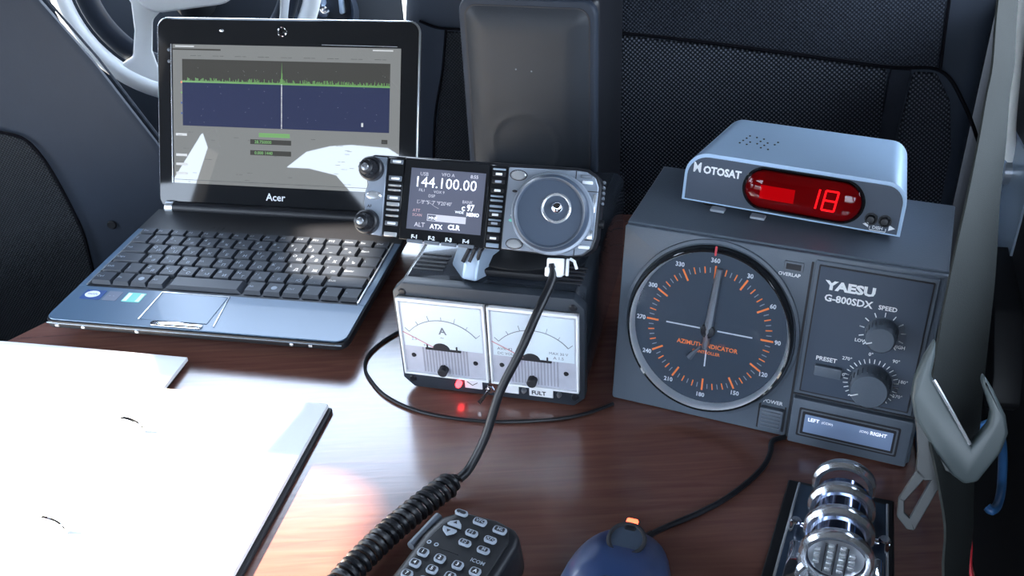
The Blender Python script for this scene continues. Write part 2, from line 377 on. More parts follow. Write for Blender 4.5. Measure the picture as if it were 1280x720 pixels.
# dashboard and steering wheel far in front
g = G().box(-1.3, .9, 1.72, 2.1, -.47, .20, .05, 4)
o = g.build('wall_front', 'dash'); structure(o)
dv = thing('air_vent', 'round bluish air vent with chrome centre on the far dashboard', 'air vent', F((-.305, 1.72, -.035), -.1, .2))
G().lathe((0, 0, 0), 'y', [(0, .01), (.042, .01), (.05, -.006), (.054, -.012), (.058, -.006), (.06, .02)], 32).build('bezel', 'vinyl', dv)
G().lathe((0, 0, 0), 'y', [(0, -.018), (.010, -.016), (.014, -.004), (.014, .012)], 20).build('knob', 'chrome', dv)
G().box(-.004, .004, -.012, .012, .0, .04, .002).box(.028, .036, -.014, .012, -.005, .035, .003).build('vane', 'silver', dv)
tr = G().prism([(-.012, -.03), (.004, .030), (.020, .006), (.012, -.03)], 'y', -.02, .01, .004).build('dash_trim', 'steer', mx=F((-.150, 1.735, -.030)))  # unidentified white shape, added as a trim part on the dashboard
tag(tr, 'small white trim catch beyond the laptop, near its upper right corner', 'fitting')
cb = G().box(-.055, .03, -.06, .02, -.42, .13, .02, 3).build('centre_console', 'silver', mx=F((-.10, 1.63, -.04)))
tag(cb, 'pale grey blue console upright seen between the laptop and the seat', 'console')

sw = thing('steering_wheel', 'silver spoked steering wheel behind the laptop, left of its lid', 'steering wheel', F((-.413, 1.34, .142), .30, .22))
g = G().torus((0, 0, 0), 'y', .168, .0125, 72, 14); g.build('rim', 'steer', sw)
G().torus((0, .012, 0), 'y', .138, .0145, 72, 12).build('grip_ring', 'vinyl', sw)
g = G()
g.prism([(-.082, -.035), (-.086, -.070), (-.096, -.103), (-.128, -.118), (-.118, -.130), (-.085, -.155), (-.055, -.163), (-.048, -.150), (-.066, -.130), (-.070, -.100), (-.060, -.060), (-.040, -.045), (-.02, -.03), (-.05, .02), (-.10, .01)], 'y', -.008, .008, .004)
g.build('left_spoke', 'steer', sw)
G().prism([(.045, -.03), (.115, -.045), (.108, -.075), (.098, -.105), (.112, -.128), (.120, -.122), (.118, -.08), (.132, -.035), (.10, .02), (.04, .03)], 'y', -.008, .008, .003).build('right_spoke', 'steer', sw)
G().prism(rr(-.075, .06, -.052, .07, .03), 'y', -.018, .02, .008).build('hub', 'steer', sw)
G().tube([(0, .02, 0), (0, .18, -.02), (0, .42, -.05)], .04, 16).build('column', 'dash', sw)

# ================================================================== TABLE
tb = thing('table', 'reddish brown wood grain table board carrying all the radio gear', 'table', F((0, 0, 0)))
G().prism([(-.70, .10), (-.70, .371), (-.435, .673), (-.399, .714), (-.352, .768), (-.27, .915), (.354, .80), (.305, .545), (.262, .372), (.19, .10)], 'z', -.018, 0, .0012, 1).build('board', 'wood', tb)
for x, y in ((-.60, .15), (.15, .15), (-.25, .85), (.29, .75)):
    G().box(x-.02, x+.02, y-.02, y+.02, -.47, -.018, .003).build('leg', 'softblack', tb)

# ================================================================== LAPTOP
LP = F((-.3929, .6736, 0), -.2212)
lap = thing('laptop', 'open black laptop showing a spectrum display, on the left of the table', 'laptop', LP)
Wd, Dp = .2671, .2003
base_ol = rr(0, Wd, 0, Dp, .010)
g = G(); g.prism(base_ol, 'z', .0145, .0215, .0016, 2)
g.prism(rr(.012, Wd-.012, .022, Dp-.004, .012), 'z', .0045, .015, .002, 2)
g.box(.03, .06, .045, .06, 0, .006, .001).box(.21, .24, .045, .06, 0, .006, .001).box(.03, .06, .16, .18, 0, .006, .001).box(.21, .24, .16, .18, 0, .006, .001)
g.build('base', 'blackplastic', lap)
G().prism(rr(.0015, Wd-.0015, .0015, .0535, .009, corners=(1, 1, 0, 0)), 'z', .0213, .0225, .0005, 1).build('palm_rest', 'palm', lap)
G().box(.0015, .0088, .0535, .156, .0213, .0225, .0003, 1).build('side_rail', 'palm', lap)
G().box(.2585, Wd-.0015, .0535, .156, .0213, .0225, .0003, 1).build('side_rail', 'palm', lap)
g = G().box(.0015, Wd-.0015, .1555, .196, .0213, .0225, .0004, 1)
for i in range(3): g.box(.075+i*.005, .0765+i*.005, .163, .1665, .0224, .0228)
g.build('top_deck', 'blackplastic', lap)
# bright rim lines left and right of the keys
G().box(.0080, .0093, .055, .155, .0222, .0232).build('key_frame', 'palesilver', lap)
G().box(.2578, .2592, .055, .155, .0222, .0236).build('key_frame', 'palesilver', lap)
U = .01716
rows = [
 (.0585, .0155, [(1.2, 'Ctrl'), (1, 'Fn'), (.95, '*'), (.95, 'Alt'), (4.3, ''), (1.02, 'Alt'), (1.02, '*'), (1.02, 'Ctrl'), (1.02, '<'), (1.01, 'v'), (1.01, '>')]),
 (.0755, .0155, [(1.25, 'Shift')]+[(1, c) for c in ('|', 'ZЯ', 'XЧ', 'CС', 'VМ', 'BИ', 'NТ', 'MЬ', ',Б', '.Ю', '/.')]+[(2.25, 'Shift')]),
 (.0925, .0155, [(1.75, 'Caps')]+[(1, c) for c in ('AФ', 'SЫ', 'DВ', 'FА', 'GП', 'HР', 'JО', 'KЛ', 'LД', ';Ж', "'Э")]+[(1.75, 'Enter')]),
 (.1095, .0155, [(1.5, 'Tab')]+[(1, c) for c in ('QЙ', 'WЦ', 'EУ', 'RК', 'TЕ', 'YН', 'UГ', 'IШ', 'OЩ', 'PЗ', '[Х', ']Ъ')]+[(1, '\\')]),
 (.1265, .0155, [(1, 'Ё')]+[(1, c) for c in ('1!', '2"', '3#', '4$', '5%', '6^', '7&', '8*', '9(', '0)', '-_', '=+')]+[(1.5, 'Back')]),
 (.1435, .0105, [(14.5/16, c) for c in ('Esc', 'F1', 'F2', 'F3', 'F4', 'F5', 'F6', 'F7', 'F8', 'F9', 'F10', 'F11', 'F12', 'Num', 'Ins', 'Del')]),
]
for y0, h, ks in rows:
    x = .0096
    for w, t in ks:
        g = G(); x1 = x+w*U
        g.prism([(x+.0007, y0), (x1-.0007, y0), (x1-.0007, y0+h), (x+.0007, y0+h)], 'z', .0215, .0252, 0, 1,
                tx=lambda u, v, cx=(x+x1)/2, cy=y0+h/2: (cx+(u-cx)*(1-.0024/U/1.0), cy+(v-cy)*.86+.0004))
        g.mat(1)
        zt = .02530
        if len(t) == 2 and not t.startswith('F'):
            g.text(t[0], x+.0030, y0+h-.0072, .0052, zt, plane='xy', bold=.01); g.text(t[1], x+.0085, y0+.0030, .0052, zt, plane='xy', bold=.01)
        elif t == '*': g.lathe(((x+x1)/2, y0+h/2, zt-.0002), 'z', [(0, .0002), (.0027, .0002), (.0027, 0)], 12)
        elif t: g.text(t, x+.0028, y0+h/2-.0012, .0040, zt, plane='xy', bold=.005)
        g.build('key', ['key', 'dimprint'], lap, smooth=0); x = x1
g = G().box(.0841, .1445, .0105, .0505, .0224, .0230, .0003, 1)
g.build('touchpad', 'palm', lap)
g = G().tube([(.0835, .010, .0229), (.0835, .051, .0229), (.1455, .051, .0229), (.1515, .0075, .0229)], .0007, 6).build('touchpad_rim', 'palesilver', lap)
G().prism(rr(.0965, .1425, .0032, .0095, .003), 'z', .0224, .0238, .0006).build('touchpad_button', 'chrome', lap)
for x0, w, mn in ((.014, .019, 'bluesticker'), (.0355, .013, 'greysticker'), (.0535, .017, 'green')):
    g = G().prism(rr(x0, x0+w, .0335, .0475, .001), 'z', .0224, .0228, 0).mat(1)
    if mn == 'bluesticker': g.lathe((x0+.0085, .0410, .02285), 'z', [(0, 0), (.0068, 0)], 20, sz=.75); g.mat(2).text('inside', x0+.004, .0402, .0042, .02290, plane='xy')
    elif mn == 'green': g.poly([(x0+.0008, .0345, .02285), (x0+.0045, .0345, .02285), (x0+.0045, .0465, .02285), (x0+.0008, .0465, .02285)]).poly([(x0+.0125, .0345, .02285), (x0+.0162, .0345, .02285), (x0+.0162, .0465, .02285), (x0+.0125, .0465, .02285)])
    else: g.text('- -', x0+.003, .039, .006, .02285, plane='xy')
    o = g.build('sticker', [mn, 'white' if mn != 'greysticker' else 'dimprint', 'bluesticker'], lap)
    o['label'] = {'bluesticker': 'blue and white sticker', 'greysticker': 'dull grey sticker', 'green': 'white and green sticker'}[mn]
g = G()
for x in (.012, .036, .085, .22, .236): g.box(x, x+.003, -.0012, .001, .0165, .0188, .0004)
g.build('latch', 'palesilver', lap)
g = G().tube([(.004, .0004, .0195), (Wd-.004, .0004, .0195)], .0006, 6).build('front_edge', 'silver', lap)
g = G().tube([(.018, .199, .0235), (Wd-.018, .199, .0235)], .0062, 14).build('hinge', 'blackplastic', lap)
G().tube([(.010, .199, .0235), (.018, .199, .0235)], .0068, 14).build('hinge_cap', 'palesilver', lap)
G().tube([(Wd-.018, .199, .0235), (Wd-.010, .199, .0235)], .0068, 14).build('hinge_cap', 'palesilver', lap)
# lid
LM = F((0, .2003, .022), 0, .4281)
lid = G().prism(rr(-.0006, Wd+.0006, .0, .1858, .011), 'y', .0008, .0072, .0016, 3).build('lid', 'palesilver', lap, mx=LM)
g = G().prism(rr(.0012, Wd-.0012, .001, .1840, .0095), 'y', -.0006, .0012, .0004, 1).build('bezel', 'gloss', lid)
g = G(); SX0, SX1, SZ0, SZ1 = .0172, .2495, .0255, .1600
Y = -.0011
g.prism(rr(SX0, SX1, SZ0, SZ1, .0005), 'y', Y+.0001, -.0005, 0)
def q(k, x0, x1, z0, z1, d=.00006): g.mat(k).quad(x0, x1, z0, z1, Y-d)
q(1, .0272, .2395, .1245, .1460); q(2, .0272, .2395, .0820, .1247)
q(3, .0272, .2395, .1237, .1252, .00012)
for i in range(230):
    x = .0272+i*(.2118/230); h = random.random()**2*.0036+.0004
    if abs(x-.131) < .006: h += max(0, .006-abs(x-.131)*2.0)
    g.mat(3).quad(x, x+.0006, .1250, .1250+h, Y-.00014)
g.mat(3).poly([(.1304, Y-.00014, .125), (.1317, Y-.00014, .125), (.1311, Y-.00014, .1455)])
for i in range(26):
    z = .0825+i*.00162; q(4, .1304, .1316, z, z+.0008+random.random()*.0006, .00012)
for i in range(50): 
    x, z = .03+random.random()*.205, .084+random.random()*.055; q(4, x, x+.0003, z, z+.0003, .00012)
q(3, .1075, .1395, .0735, .0775)
q(1, .0985, .1410, .0665, .0712, .0001); q(1, .0985, .1410, .0560, .0607, .0001)
g.mat(3).text('28.750000', .103, .0674, .0042, Y-.0002, bold=.02); g.text('0.000 1440', .103, .0569, .0042, Y-.0002, bold=.02)
g.mat(6)
for i in range(9): g.text('----- ---', .036+i*.0235, .1485, .004, Y-.0001)
for x, z in ((.02, .1575), (.222, .1572)): q(5, x, x+.020, z, z+.0012)
q(1, .017, .068, .1545, .156)
for z in (.072, .052, .043, .034): q(5, .0195, .0315, z, z+.0024)
g.mat(6)
for i in range(26):
    x, z = .02+random.random()*.2, .030+random.random()*.046; g.text(random.choice(('-- ---', '--- -', '----')), x, z, .0036, Y-.0001)
q(1, .232, .238, .0715, .0755); q(6, .2330, .2370, .0728, .0735, .0002)
q(5, .2118, .2138, .0868, .0905, .0003)
q(6, SX0, SX1, .0288, .0292); q(5, .032, .034, .0265, .028, .0001)
for i in range(4): q((7, 3, 8, 8)[i], .0255, .0270, .123-i*.010, .1235-i*.010+.0012, .0001)
g.build('display', ['scr_grey', 'scr_dark', 'scr_navy', 'scr_green', 'scr_white', 'scr_white', 'scr_ink', 'orangedim', 'bluesticker'], lid, smooth=0)
g = G().torus((.1312, -.0008, .1735), 'y', .0042, .0008, 24, 8).cyl((.1312, 0, .1735), 'y', .0018, 0, -.0016).build('webcam', 'chrome', lid)
G().lathe((.0690, -.0007, .1735), 'y', [(0, -.0012), (.002, -.0008), (.0024, 0)], 16, sz=.6).build('microphone_hole', 'palesilver', lid)
for z in (.1535, .1645): G().lathe((.0130, -.0007, z-.01), 'y', [(0, -.0014), (.0013, -.0009), (.0017, 0)], 14).build('bumper', 'midgrey', lid)
G().mat(0).text('Acer', .1150, .0125, .0100, -.0010, bold=.015).build('logo', 'white', lid, smooth=0)
G().tube([(.1715, -.0012, .162), (.246, -.0012, .1615)], .0004, 4).tube([(.0155, -.0012, .0255), (.0155, -.0012, .160)], .00055, 5).build('glass_edge', 'palesilver', lid)

# ================================================================== POWER SUPPLY
PS = F((-.086, .5844, 0), -.274); PW, PH, PD = .140, .0963, .20
psu = thing('power_supply', 'black bench power supply with two white analogue meters, under the transceiver', 'power supply', PS)
def cham(x0, x1, z0, z1, c): return [(x0+c, z0), (x1-c, z0), (x1, z0+c), (x1, z1-c), (x1-c, z1), (x0+c, z1), (x0, z1-c), (x0, z0+c)]
G().prism(cham(.0025, PW-.0025, .003, PH-.001, .006), 'y', .008, PD, .0008, 1).build('case', 'psucase', psu)
g = G().prism(cham(0, PW, .0025, PH, .008), 'y', 0, .010, .0010, 2).build('front_frame', 'psuframe', psu)
for x, z in ((.0075, .0885), (PW-.0075, .0105), (.0075, .0105), (PW-.008, .089)):
    G().lathe((x, 0, z), 'y', [(0, -.0012), (.0022, -.0010), (.0030, 0), (.0034, 0)], 16).build('screw', 'blackplastic', psu)
for x in (.012, .120):
    for y in (.02, .17): G().cyl((x+.004, y, 0), 'z', .007, 0, .004).build('foot', 'rubber', psu)
for x0, x1 in ((.0085, .032), (.112, .1345)):
    for i in range(5):
        g = G().box(x0+.0004*i, x1, .0205+i*.0052, .0225+i*.0052, PH-.0012, PH+.0002-.0009+.0004, .0002, 1).build('vent_slot', 'ink', psu)
for mi, x0 in enumerate((.0035, .0710)):
    x1 = x0+.0655; z0, z1 = .0182, .0860
    mt = G().prism([(x0, z0), (x1, z0), (x1, z1), (x0, z1)], 'y', 0, -.0030, .0008, 1).build('panel_meter', 'meterlow', psu)
    mt['label'] = 'left meter scaled in amperes' if mi == 0 else 'right meter scaled in volts'
    zb = z0+.0260
    g = G(); g.prism([(x0+.003, zb), (x1-.003, zb), (x1-.003, z1-.004), (x0+.003, z1-.004)], 'y', -.0029, -.0038, 0)
    g.mat(1); cx = (x0+x1)/2; cz = zb-.012; R = .037
    a0, a1 = math.radians(138), math.radians(42)
    g.tube([(cx+R*math.cos(a0+(a1-a0)*i/24)*.92, -.0040, cz+R*math.sin(a0+(a1-a0)*i/24)) for i in range(25)], .00028, 4)
    for i in range(7):
        a = a0+(a1-a0)*i/6; L = .0045 if i % 2 == 0 else .003
        g.tube([(cx+R*math.cos(a)*.92, -.0040, cz+R*math.sin(a)), (cx+(R+L)*math.cos(a)*.92, -.0040, cz+(R+L)*math.sin(a))], .0002, 4)
    if mi == 0:
        g.text('A', cx-.0026, zb+.0130, .0085, -.0039, bold=.02); g.text('~', cx-.002, zb+.0085, .005, -.0039)
        g.text('0   10   20   30', x0+.010, zb+.0265-.016, .0001, -.0039)
        g.text('2.5', x0+.0085, zb+.0055, .0035, -.0039)
    else:
        g.text('AVR 42', x0+.0060, zb+.0052, .0036, -.0039); g.text('DC VOLTS', x0+.0060, zb+.0012, .0032, -.0039)
        g.text('MAX 30 V', x1-.0215, zb+.0060, .0032, -.0039); g.text('A 1.5', x1-.0185, zb+.0020, .0036, -.0039)
    g.text('+', x0+.017, zb+.0005, .004, -.0039)
    ac = a0+.06
    g.mat(2).tube([(cx+.010*math.cos(ac), -.0042, cz+.014*math.sin(ac)+.004), (cx+(R+.002)*math.cos(ac), -.0042, cz+(R+.002)*math.sin(ac))], .0003, 4)
    g.build('scale_plate', ['meterface', 'greyprint', 'paleredink'], mt, smooth=0)
    g = G()
    for i in range(15): g.box(cx-.017+i*.0024, cx-.0160+i*.0024, -.0034, -.0028, z0+.003, zb-.001)
    g.build('milled_lines', 'milled', mt)
    g = G()
    g.lathe((cx-.002, -.0032, zb-.001), 'y', [(0, -.0012), (.006, -.0012), (.0075, 0)], 20, 0, PI, sz=.85).box(cx-.014, cx+.013, -.0042, -.003, zb-.0018, zb-.0006)
    for i in range(4): g.box(cx-.013+i*.0075, cx-.012+i*.0075, -.0046, -.003, zb-.001, zb+.003)
    g.build('movement', 'ink', mt)
    G().lathe((cx-.0015, -.0030, z0+.0070), 'y', [(0, -.0065), (.0030, -.0062), (.0036, -.0055), (.0036, 0)], 24).build('zero_screw', 'ink', mt)
    for sx_, sz_ in ((x0+.0085, z0+.017), (x1-.0095, z0+.0155)): G().lathe((sx_, -.003, sz_), 'y', [(0, -.0012), (.0013, -.001), (.0019, 0)], 12).build('screw', 'ink', mt)
    # clear moulded cover: rim walls and lip
    g = G(); yo = -.0052
    for (a, b, c, d) in ((x0, x1, z1-.0022, z1), (x0, x0+.0016, z0, z1), (x1-.0016, x1, z0, z1), (x0, x1, z0, z0+.0016)):
        g.box(a, b, yo, -.0005, c, d, .0004, 1)
    g.build('cover_rim', 'whitelabel', mt)
    G().quad(x0+.001, x1-.001, z0+.001, z1-.001, yo+.0012).build('cover_glass', 'acrylic', mt)
G().lathe((.0445, 0, .0115), 'y', [(0, -.0050), (.0018, -.0045), (.0024, -.0030), (.0024, 0)], 18).build('led', 'red', psu)
for x0, x1, t in ((.0490, .0625, ''), (.0755, .0905, '0'), (.0985, .1165, 'FULT')):
    g = G().prism([(x0, .0080), (x1, .0080), (x1, .0150), (x0, .0150)], 'y', 0, -.0010, .0002, 1).mat(1)
    if t: g.text(t, x0+.0018, .0098, .0050, -.0012, sx=.95, bold=.03)
    else: g.tube([(x0+.002, -.0011, .0142), (x0+.006, -.0011, .0112), (x0+.010, -.0011, .0140)], .0003, 4)
    g.build('paper_label', ['whitelabel', 'ink'], psu)
g = G().lathe((.0690, 0, .0110), 'y', [(0, -.004), (.0032, -.004), (.0038, -.002), (.0038, 0)], 6).tube([(.0690, -.003, .0110), (.0655, -.010, .0075), (.0630, -.014, .0055)], .0012, 8, rs=[.0012, .0014, .0018])
g.lathe((.0715, 0, .0128), 'y', [(0, -.003), (.0045, -.003), (.0045, 0)], 16).build('toggle_switch', 'chrome', psu)
for x in (.0945, .1210): G().lathe((x, 0, .0118), 'y', [(0, -.003), (.0012, -.003), (.002, -.001), (.002, 0)], 12).build('terminal', 'satin', psu)

# swivel mount between power supply and transceiver
sm = thing('swivel_mount', 'black swivel bracket with slotted grey fin under the transceiver front', 'bracket', F((-.086, .5844, PH+.0012), -.274))
G().lathe((.083, .068, 0), 'z', [(0, 0), (.046, 0), (.050, .003), (.050, .007), (.044, .012), (.02, .016), (0, .016)], 40).build('disc', 'softblack', sm)
G().box(.066, .100, .050, .060, .010, .045, .003).build('arm', 'softblack', sm)
G().torus((.096, .040, .016), 'y', .020, .0035, 30, 8, PI, 2*PI).build('cable_loop', 'rubber', sm)
g = G().prism([(.036, .026), (.050, .006), (.062, .004), (.078, .030), (.072, .052), (.046, .054)], 'z', 0, .020, .002, 2, tx=lambda u, v: (.060+(u-.060)*.72, .036+(v-.036)*.62)).build('fin_clip', 'silver', sm, mx=Matrix.Translation((.003, .004, 0)) @ Matrix.Diagonal((.94, .90, .95, 1)))
for i in range(3):
    G().tube([(.0500+i*.0052, .0120+i*.001, .0120), (.0540+i*.0046, .0165, .0200), (.0555+i*.0046, .036, .0212)], .0017, 6).build('fin_slot', 'ink', sm, mx=Matrix.Translation((.003, .004, 0)) @ Matrix.Diagonal((.94, .90, .95, 1)))
G().box(.050, .110, .016, .026, 0, .006, .002).build('front_bar', 'softblack', sm)

# ================================================================== TRANSCEIVER
IC = F((-.1073, .5832, .1358), -.2123, .5419, .0413)
tx_ = thing('transceiver', 'black and silver radio transceiver front showing 144.100.00, above the power supply', 'radio', IC)
W_, H_ = .1668, .058
ol = rr(.012, W_-.001, 0, H_-.001, .006)
body = [(.014, .002), (.150, -.0005), (.160, .001), (.1655, .006), (.1675, .014), (.1675, .048), (.1650, .0545), (.158, .0585), (.150, .0590), (.010, .0570), (.004, .0545), (.0025, .0500), (.0045, .0420), (.0065, .0360), (.0045, .0290), (.0045, .0230), (.0060, .0170), (.0035, .0100), (.0035, .0045), (.0085, .0015)]
G().prism(body, 'y', 0, .026, .0016, 2).build('housing', 'blackplastic', tx_)
G().box(.045, .125, .024, .034, .008, .048, .003).build('rear_mount', 'softblack', tx_)
lp_ = [(.0205, .0015), (.0195, .0555), (.0110, .0555), (.0050, .0535), (.0038, .0490), (.0058, .0420), (.0078, .0360), (.0058, .0290), (.0058, .0230), (.0072, .0170), (.0048, .0100), (.0050, .0055), (.0100, .0025)]
G().prism(lp_, 'y', -.0016, .001, .0005, 1).build('left_fascia', 'fascia', tx_)
g = G().prism([(.1045, .0010), (.1500, .0005), (.1590, .0022), (.1640, .0070), (.1655, .0140), (.1655, .0470), (.1630, .0530), (.1570, .0565), (.1500, .0570), (.1045, .0555)], 'y', -.0016, .001, .0005, 1).build('right_fascia', 'fascia', tx_)
G().tube([(.1535, -.0017, .0005), (.1535, -.0017, .0070)], .0004, 4).tube([(.1500, -.0017, .0500), (.1500, -.0017, .0568)], .0004, 4).tube([(.1555, -.0017, .0440), (.166, -.0017, .0440)], .0004, 4).tube([(.1560, -.0017, .0120), (.166, -.0017, .0120)], .0004, 4).build('panel_gap', 'ink', tx_)
# left twin knobs
for z, lab in ((.0468, 'upper'), (.0104, 'lower')):
    kb = G().lathe((.0098, -.0015, z), 'y', [(0, -.006), (.0072, -.006), (.0082, -.005), (.0086, 0)], 24).build('knob', 'blackplastic', tx_)
    g = G().lathe((.0098, -.0070, z), 'y', [(0, -.0105), (.0030, -.0105), (.0048, -.0092), (.0054, -.0050), (.0056, 0)], 24)
    for i in range(12):
        a = i*PI/6; g.box(-.0003, .0003, 0, 0, 0, 0) if 0 else g.tube([(.0098+.0055*math.cos(a), -.007, z+.0055*math.sin(a)), (.0098+.0052*math.cos(a), -.015, z+.0052*math.sin(a))], .0005, 4)
    g.build('inner_knob', 'rubber', kb)
    G().lathe((.0098, -.0175, z), 'y', [(0, -.0012), (.0022, -.0008), (.0026, 0)], 16).build('knob_cap', 'satin', kb)
G().lathe((.0125, -.0016, .0290), 'y', [(0, -.0016), (.0042, -.0014), (.0052, -.0002), (.0056, 0)], 24, sz=.55).build('oval_button', 'palesilver', tx_)
G().text('AF', .0085, .0205, .0028, -.0018, bold=.02).build('marking', 'ink', tx_, smooth=0)
# left button column
g = G().prism([(.0212, .0015), (.0325, .0010), (.0318, .0560), (.0205, .0556)], 'y', -.0012, .001, .0003, 1).build('button_column', 'gloss', tx_)
for z, h, lt in ((.0515, .0030, 1), (.0400, .0034, 1), (.0362, .0014, 0), (.0330, .0014, 0), (.0268, .0032, 1), (.0228, .0026, 0), (.0195, .0014, 0), (.0155, .0014, 0), (.0095, .0030, 1), (.0020, .0030, 0)):
    G().box(.0222, .0312, -.0024, -.0010, z, z+h, .0003, 1).build('function_key', 'palesilver' if lt == 0 else 'midgrey', tx_)
    if lt: G().box(.0240, .0300, -.0029, -.0022, z+.0008, z+.0024, .0003, 1).build('key_legend', 'white', tx_)
# screen
G().prism([(.0330, .0008), (.0922, .0002), (.0918, .0562), (.0325, .0566)], 'y', -.0014, .001, .0004, 1).build('screen_bezel', 'gloss', tx_)
g = G(); g.quad(.0375, .0895, .0085, .0500, -.0016)
Y = -.0018
g.mat(1); g.text('144.100.00', .0402, .0375, .0102, Y, sx=.97, bold=.0)
g.mat(2); g.text('USB', .0440, .0452, .0034, Y); g.text('VFO A', .0590, .0458, .0032, Y); g.text('8:55', .0790, .0460, .0032, Y, bold=.02)
g.text('FIL1', .0440, .0345, .0026, Y); g.text('VOX 9', .0545, .0340, .0026, Y); g.text('DSP', .0510, .0310, .0028, Y)
g.tube([(.0440+i*.003, Y, .0260+.0022*math.sin(i*.9)) for i in range(6)], .0001, 3)
g.text("1' '3' '5' '7' '9'20'40'", .0430, .0262, .0036, Y, sx=.9); g.text('BANK', .0750, .0288, .0030, Y, sx=.9)
g.mat(1); g.text('c', .0748, .0240, .0056, Y, bold=.02); g.text('97', .0785, .0240, .0062, Y, sx=.8, bold=.02); g.text('MEMO', .0785, .0205, .0034, Y, bold=.03, sx=.9); g.text('WIDE', .0705, .0218, .0024, Y)
g.mat(3); g.text('ATT', .0410, .0205, .0028, Y); g.text('SCAN', .0410, .0175, .0026, Y)
g.mat(2); g.quad(.0515, .0785, .0150, .0196, Y+.0001); g.quad(.0655, .0780, .0156, .0190, Y-.00002)
g.mat(0); g.quad(.0520, .0575, .0154, .0192, Y); g.mat(1).text('MNF', .0525, .0160, .0030, Y-.0001)
g.mat(2); g.text('ALT', .0430, .0105, .0042, Y, bold=.01); g.mat(1); g.text('ATX', .0540, .0100, .0044, Y, bold=.015); g.text('CLR', .0665, .0105, .0046, Y, bold=.035)
g.build('screen', ['screen', 'lcdwhite', 'lcdgrey', 'lcdred'], tx_, smooth=0)
g = G().text('F-1', .0415, .0022, .0036, -.0017, bold=.05).text('F-2', .0535, .0022, .0036, -.0017, bold=.05).text('F-3', .0655, .0022, .0036, -.0017, bold=.05).text('F-4', .0775, .0022, .0036, -.0017, bold=.05).build('function_marking', 'white', tx_, smooth=0)
for x in (.0390, .0510, .0630, .0750): G().box(x, x+.0108, -.0030, -.0010, -.0010, .0016, .0004, 1).build('soft_key', 'midgrey', tx_)
# right button column
G().prism([(.0928, .0002), (.1038, .0002), (.1036, .0560), (.0924, .0562)], 'y', -.0012, .001, .0003, 1).build('button_column', 'gloss', tx_)
for z, h, lt in ((.0530, .0012, 0), (.0490, .0030, 1), (.0440, .0026, 2), (.0380, .0028, 1), (.0350, .0012, 0), (.0320, .0014, 0), (.0280, .0016, 0), (.0250, .0014, 0), (.0218, .0030, 1), (.0190, .0012, 0), (.0160, .0024, 2), (.0115, .0034, 0), (.0060, .0036, 1), (.0012, .0028, 0)):
    G().box(.0940, .1026, -.0024, -.0010, z, z+h, .0003, 1).build('function_key', 'silver' if lt == 0 else 'blackplastic', tx_)
    if lt: G().box(.0962, .1006, -.0028, -.0022, z+.0006, z+.0022, .0002, 1).build('key_legend', 'white' if lt == 1 else 'dimprint', tx_)
# main dial
dc = (.1370, -.0016, .0272)
dl = G().lathe(dc, 'y', [(0, -.001), (.0265, -.001), (.0275, -.0035), (.0268, -.0055), (.0248, -.0060), (.0240, -.0050)], 64).build('main_dial', 'fascia', tx_)
g = G().lathe(dc, 'y', [(.0250, -.003), (.0252, -.0110), (.0244, -.0150), (.0228, -.0165), (.0218, -.0160), (.0212, -.0150), (0, -.0150)], 64)
g.build('dial_knob', 'greypanel', dl)
G().lathe(dc, 'y', [(.0231, -.0162), (.0229, -.0172), (.0223, -.0168)], 64).build('dial_edge', 'midgrey', dl)
fc = (.1410, -.0016, .0305)
G().torus((fc[0], -.0170, fc[2]), 'y', .0090, .0010, 40, 8).build('dip_rim', 'palesilver', dl)
G().lathe((fc[0], -.0168, fc[2]), 'y', [(.0088, 0), (.0075, .0004), (.0050, .0008), (0, .0010)], 32).build('finger_dip', 'ink', dl)
G().lathe((fc[0]+.0005, -.0162, fc[2]+.0002), 'y', [(0, -.0042), (.0020, -.0038), (.0036, -.0024), (.0042, 0)], 24).build('dip_stud', 'chrome', dl)
for x, z, n in ((.1115, .0508, 1), (.1130, .0050, 1)):
    G().lathe((x, -.0014, z), 'y', [(0, -.0020), (.0044, -.0018), (.0052, -.0004), (.0058, 0)], 28, sz=.62).build('oval_button', 'palesilver', tx_)
    G().torus((x, -.0016, z), 'y', .0056, .0004, 28, 6, sz=.62).build('button_ring', 'ink', tx_)
for x, z, w, mn in ((.1080, .0400, .004, 'ink'), (.1078, .0205, .005, 'green')): G().lathe((x+.002, -.0015, z), 'y', [(0, -.0008), (w/2, 0)], 16, sz=.5).build('indicator', mn, tx_)
G().lathe((.1095, -.0015, .0238), 'y', [(0, -.0008), (.0009, 0)], 10).build('indicator', 'white', tx_)
for i in range(4): 
    a = 2.0+i*.16
    G().tube([(dc[0]+.0278*math.cos(a), -.0018, dc[2]+.0262*math.sin(a)), (dc[0]+.0278*math.cos(a+.07), -.0018, dc[2]+.0262*math.sin(a+.07))], .0006, 5).build('dial_mark', 'white', tx_)
for x0, x1, z0, z1, mn in ((.1545, .1615, .0485, .0508, 'white'), (.1530, .1610, .0525, .0545, 'midgrey'), (.1625, .1648, .0300, .0425, 'palesilver'), (.1590, .1645, .0125, .0185, 'satin'), (.1560, .1635, .0060, .0082, 'white')):
    G().box(x0, x1, -.0030, -.0010, z0, z1, .0006, 2).build('edge_key', mn, tx_)
g = G()
for i in range(5): g.box(.1675, .1692, .003, .010, .036+i*.0035, .038+i*.0035, .0004, 1)
g.build('side_rib', 'midgrey', tx_); G().cyl((.1675, .006, .0235), 'x', .0028, -.001, .003, 12).build('side_knob', 'softblack', tx_)

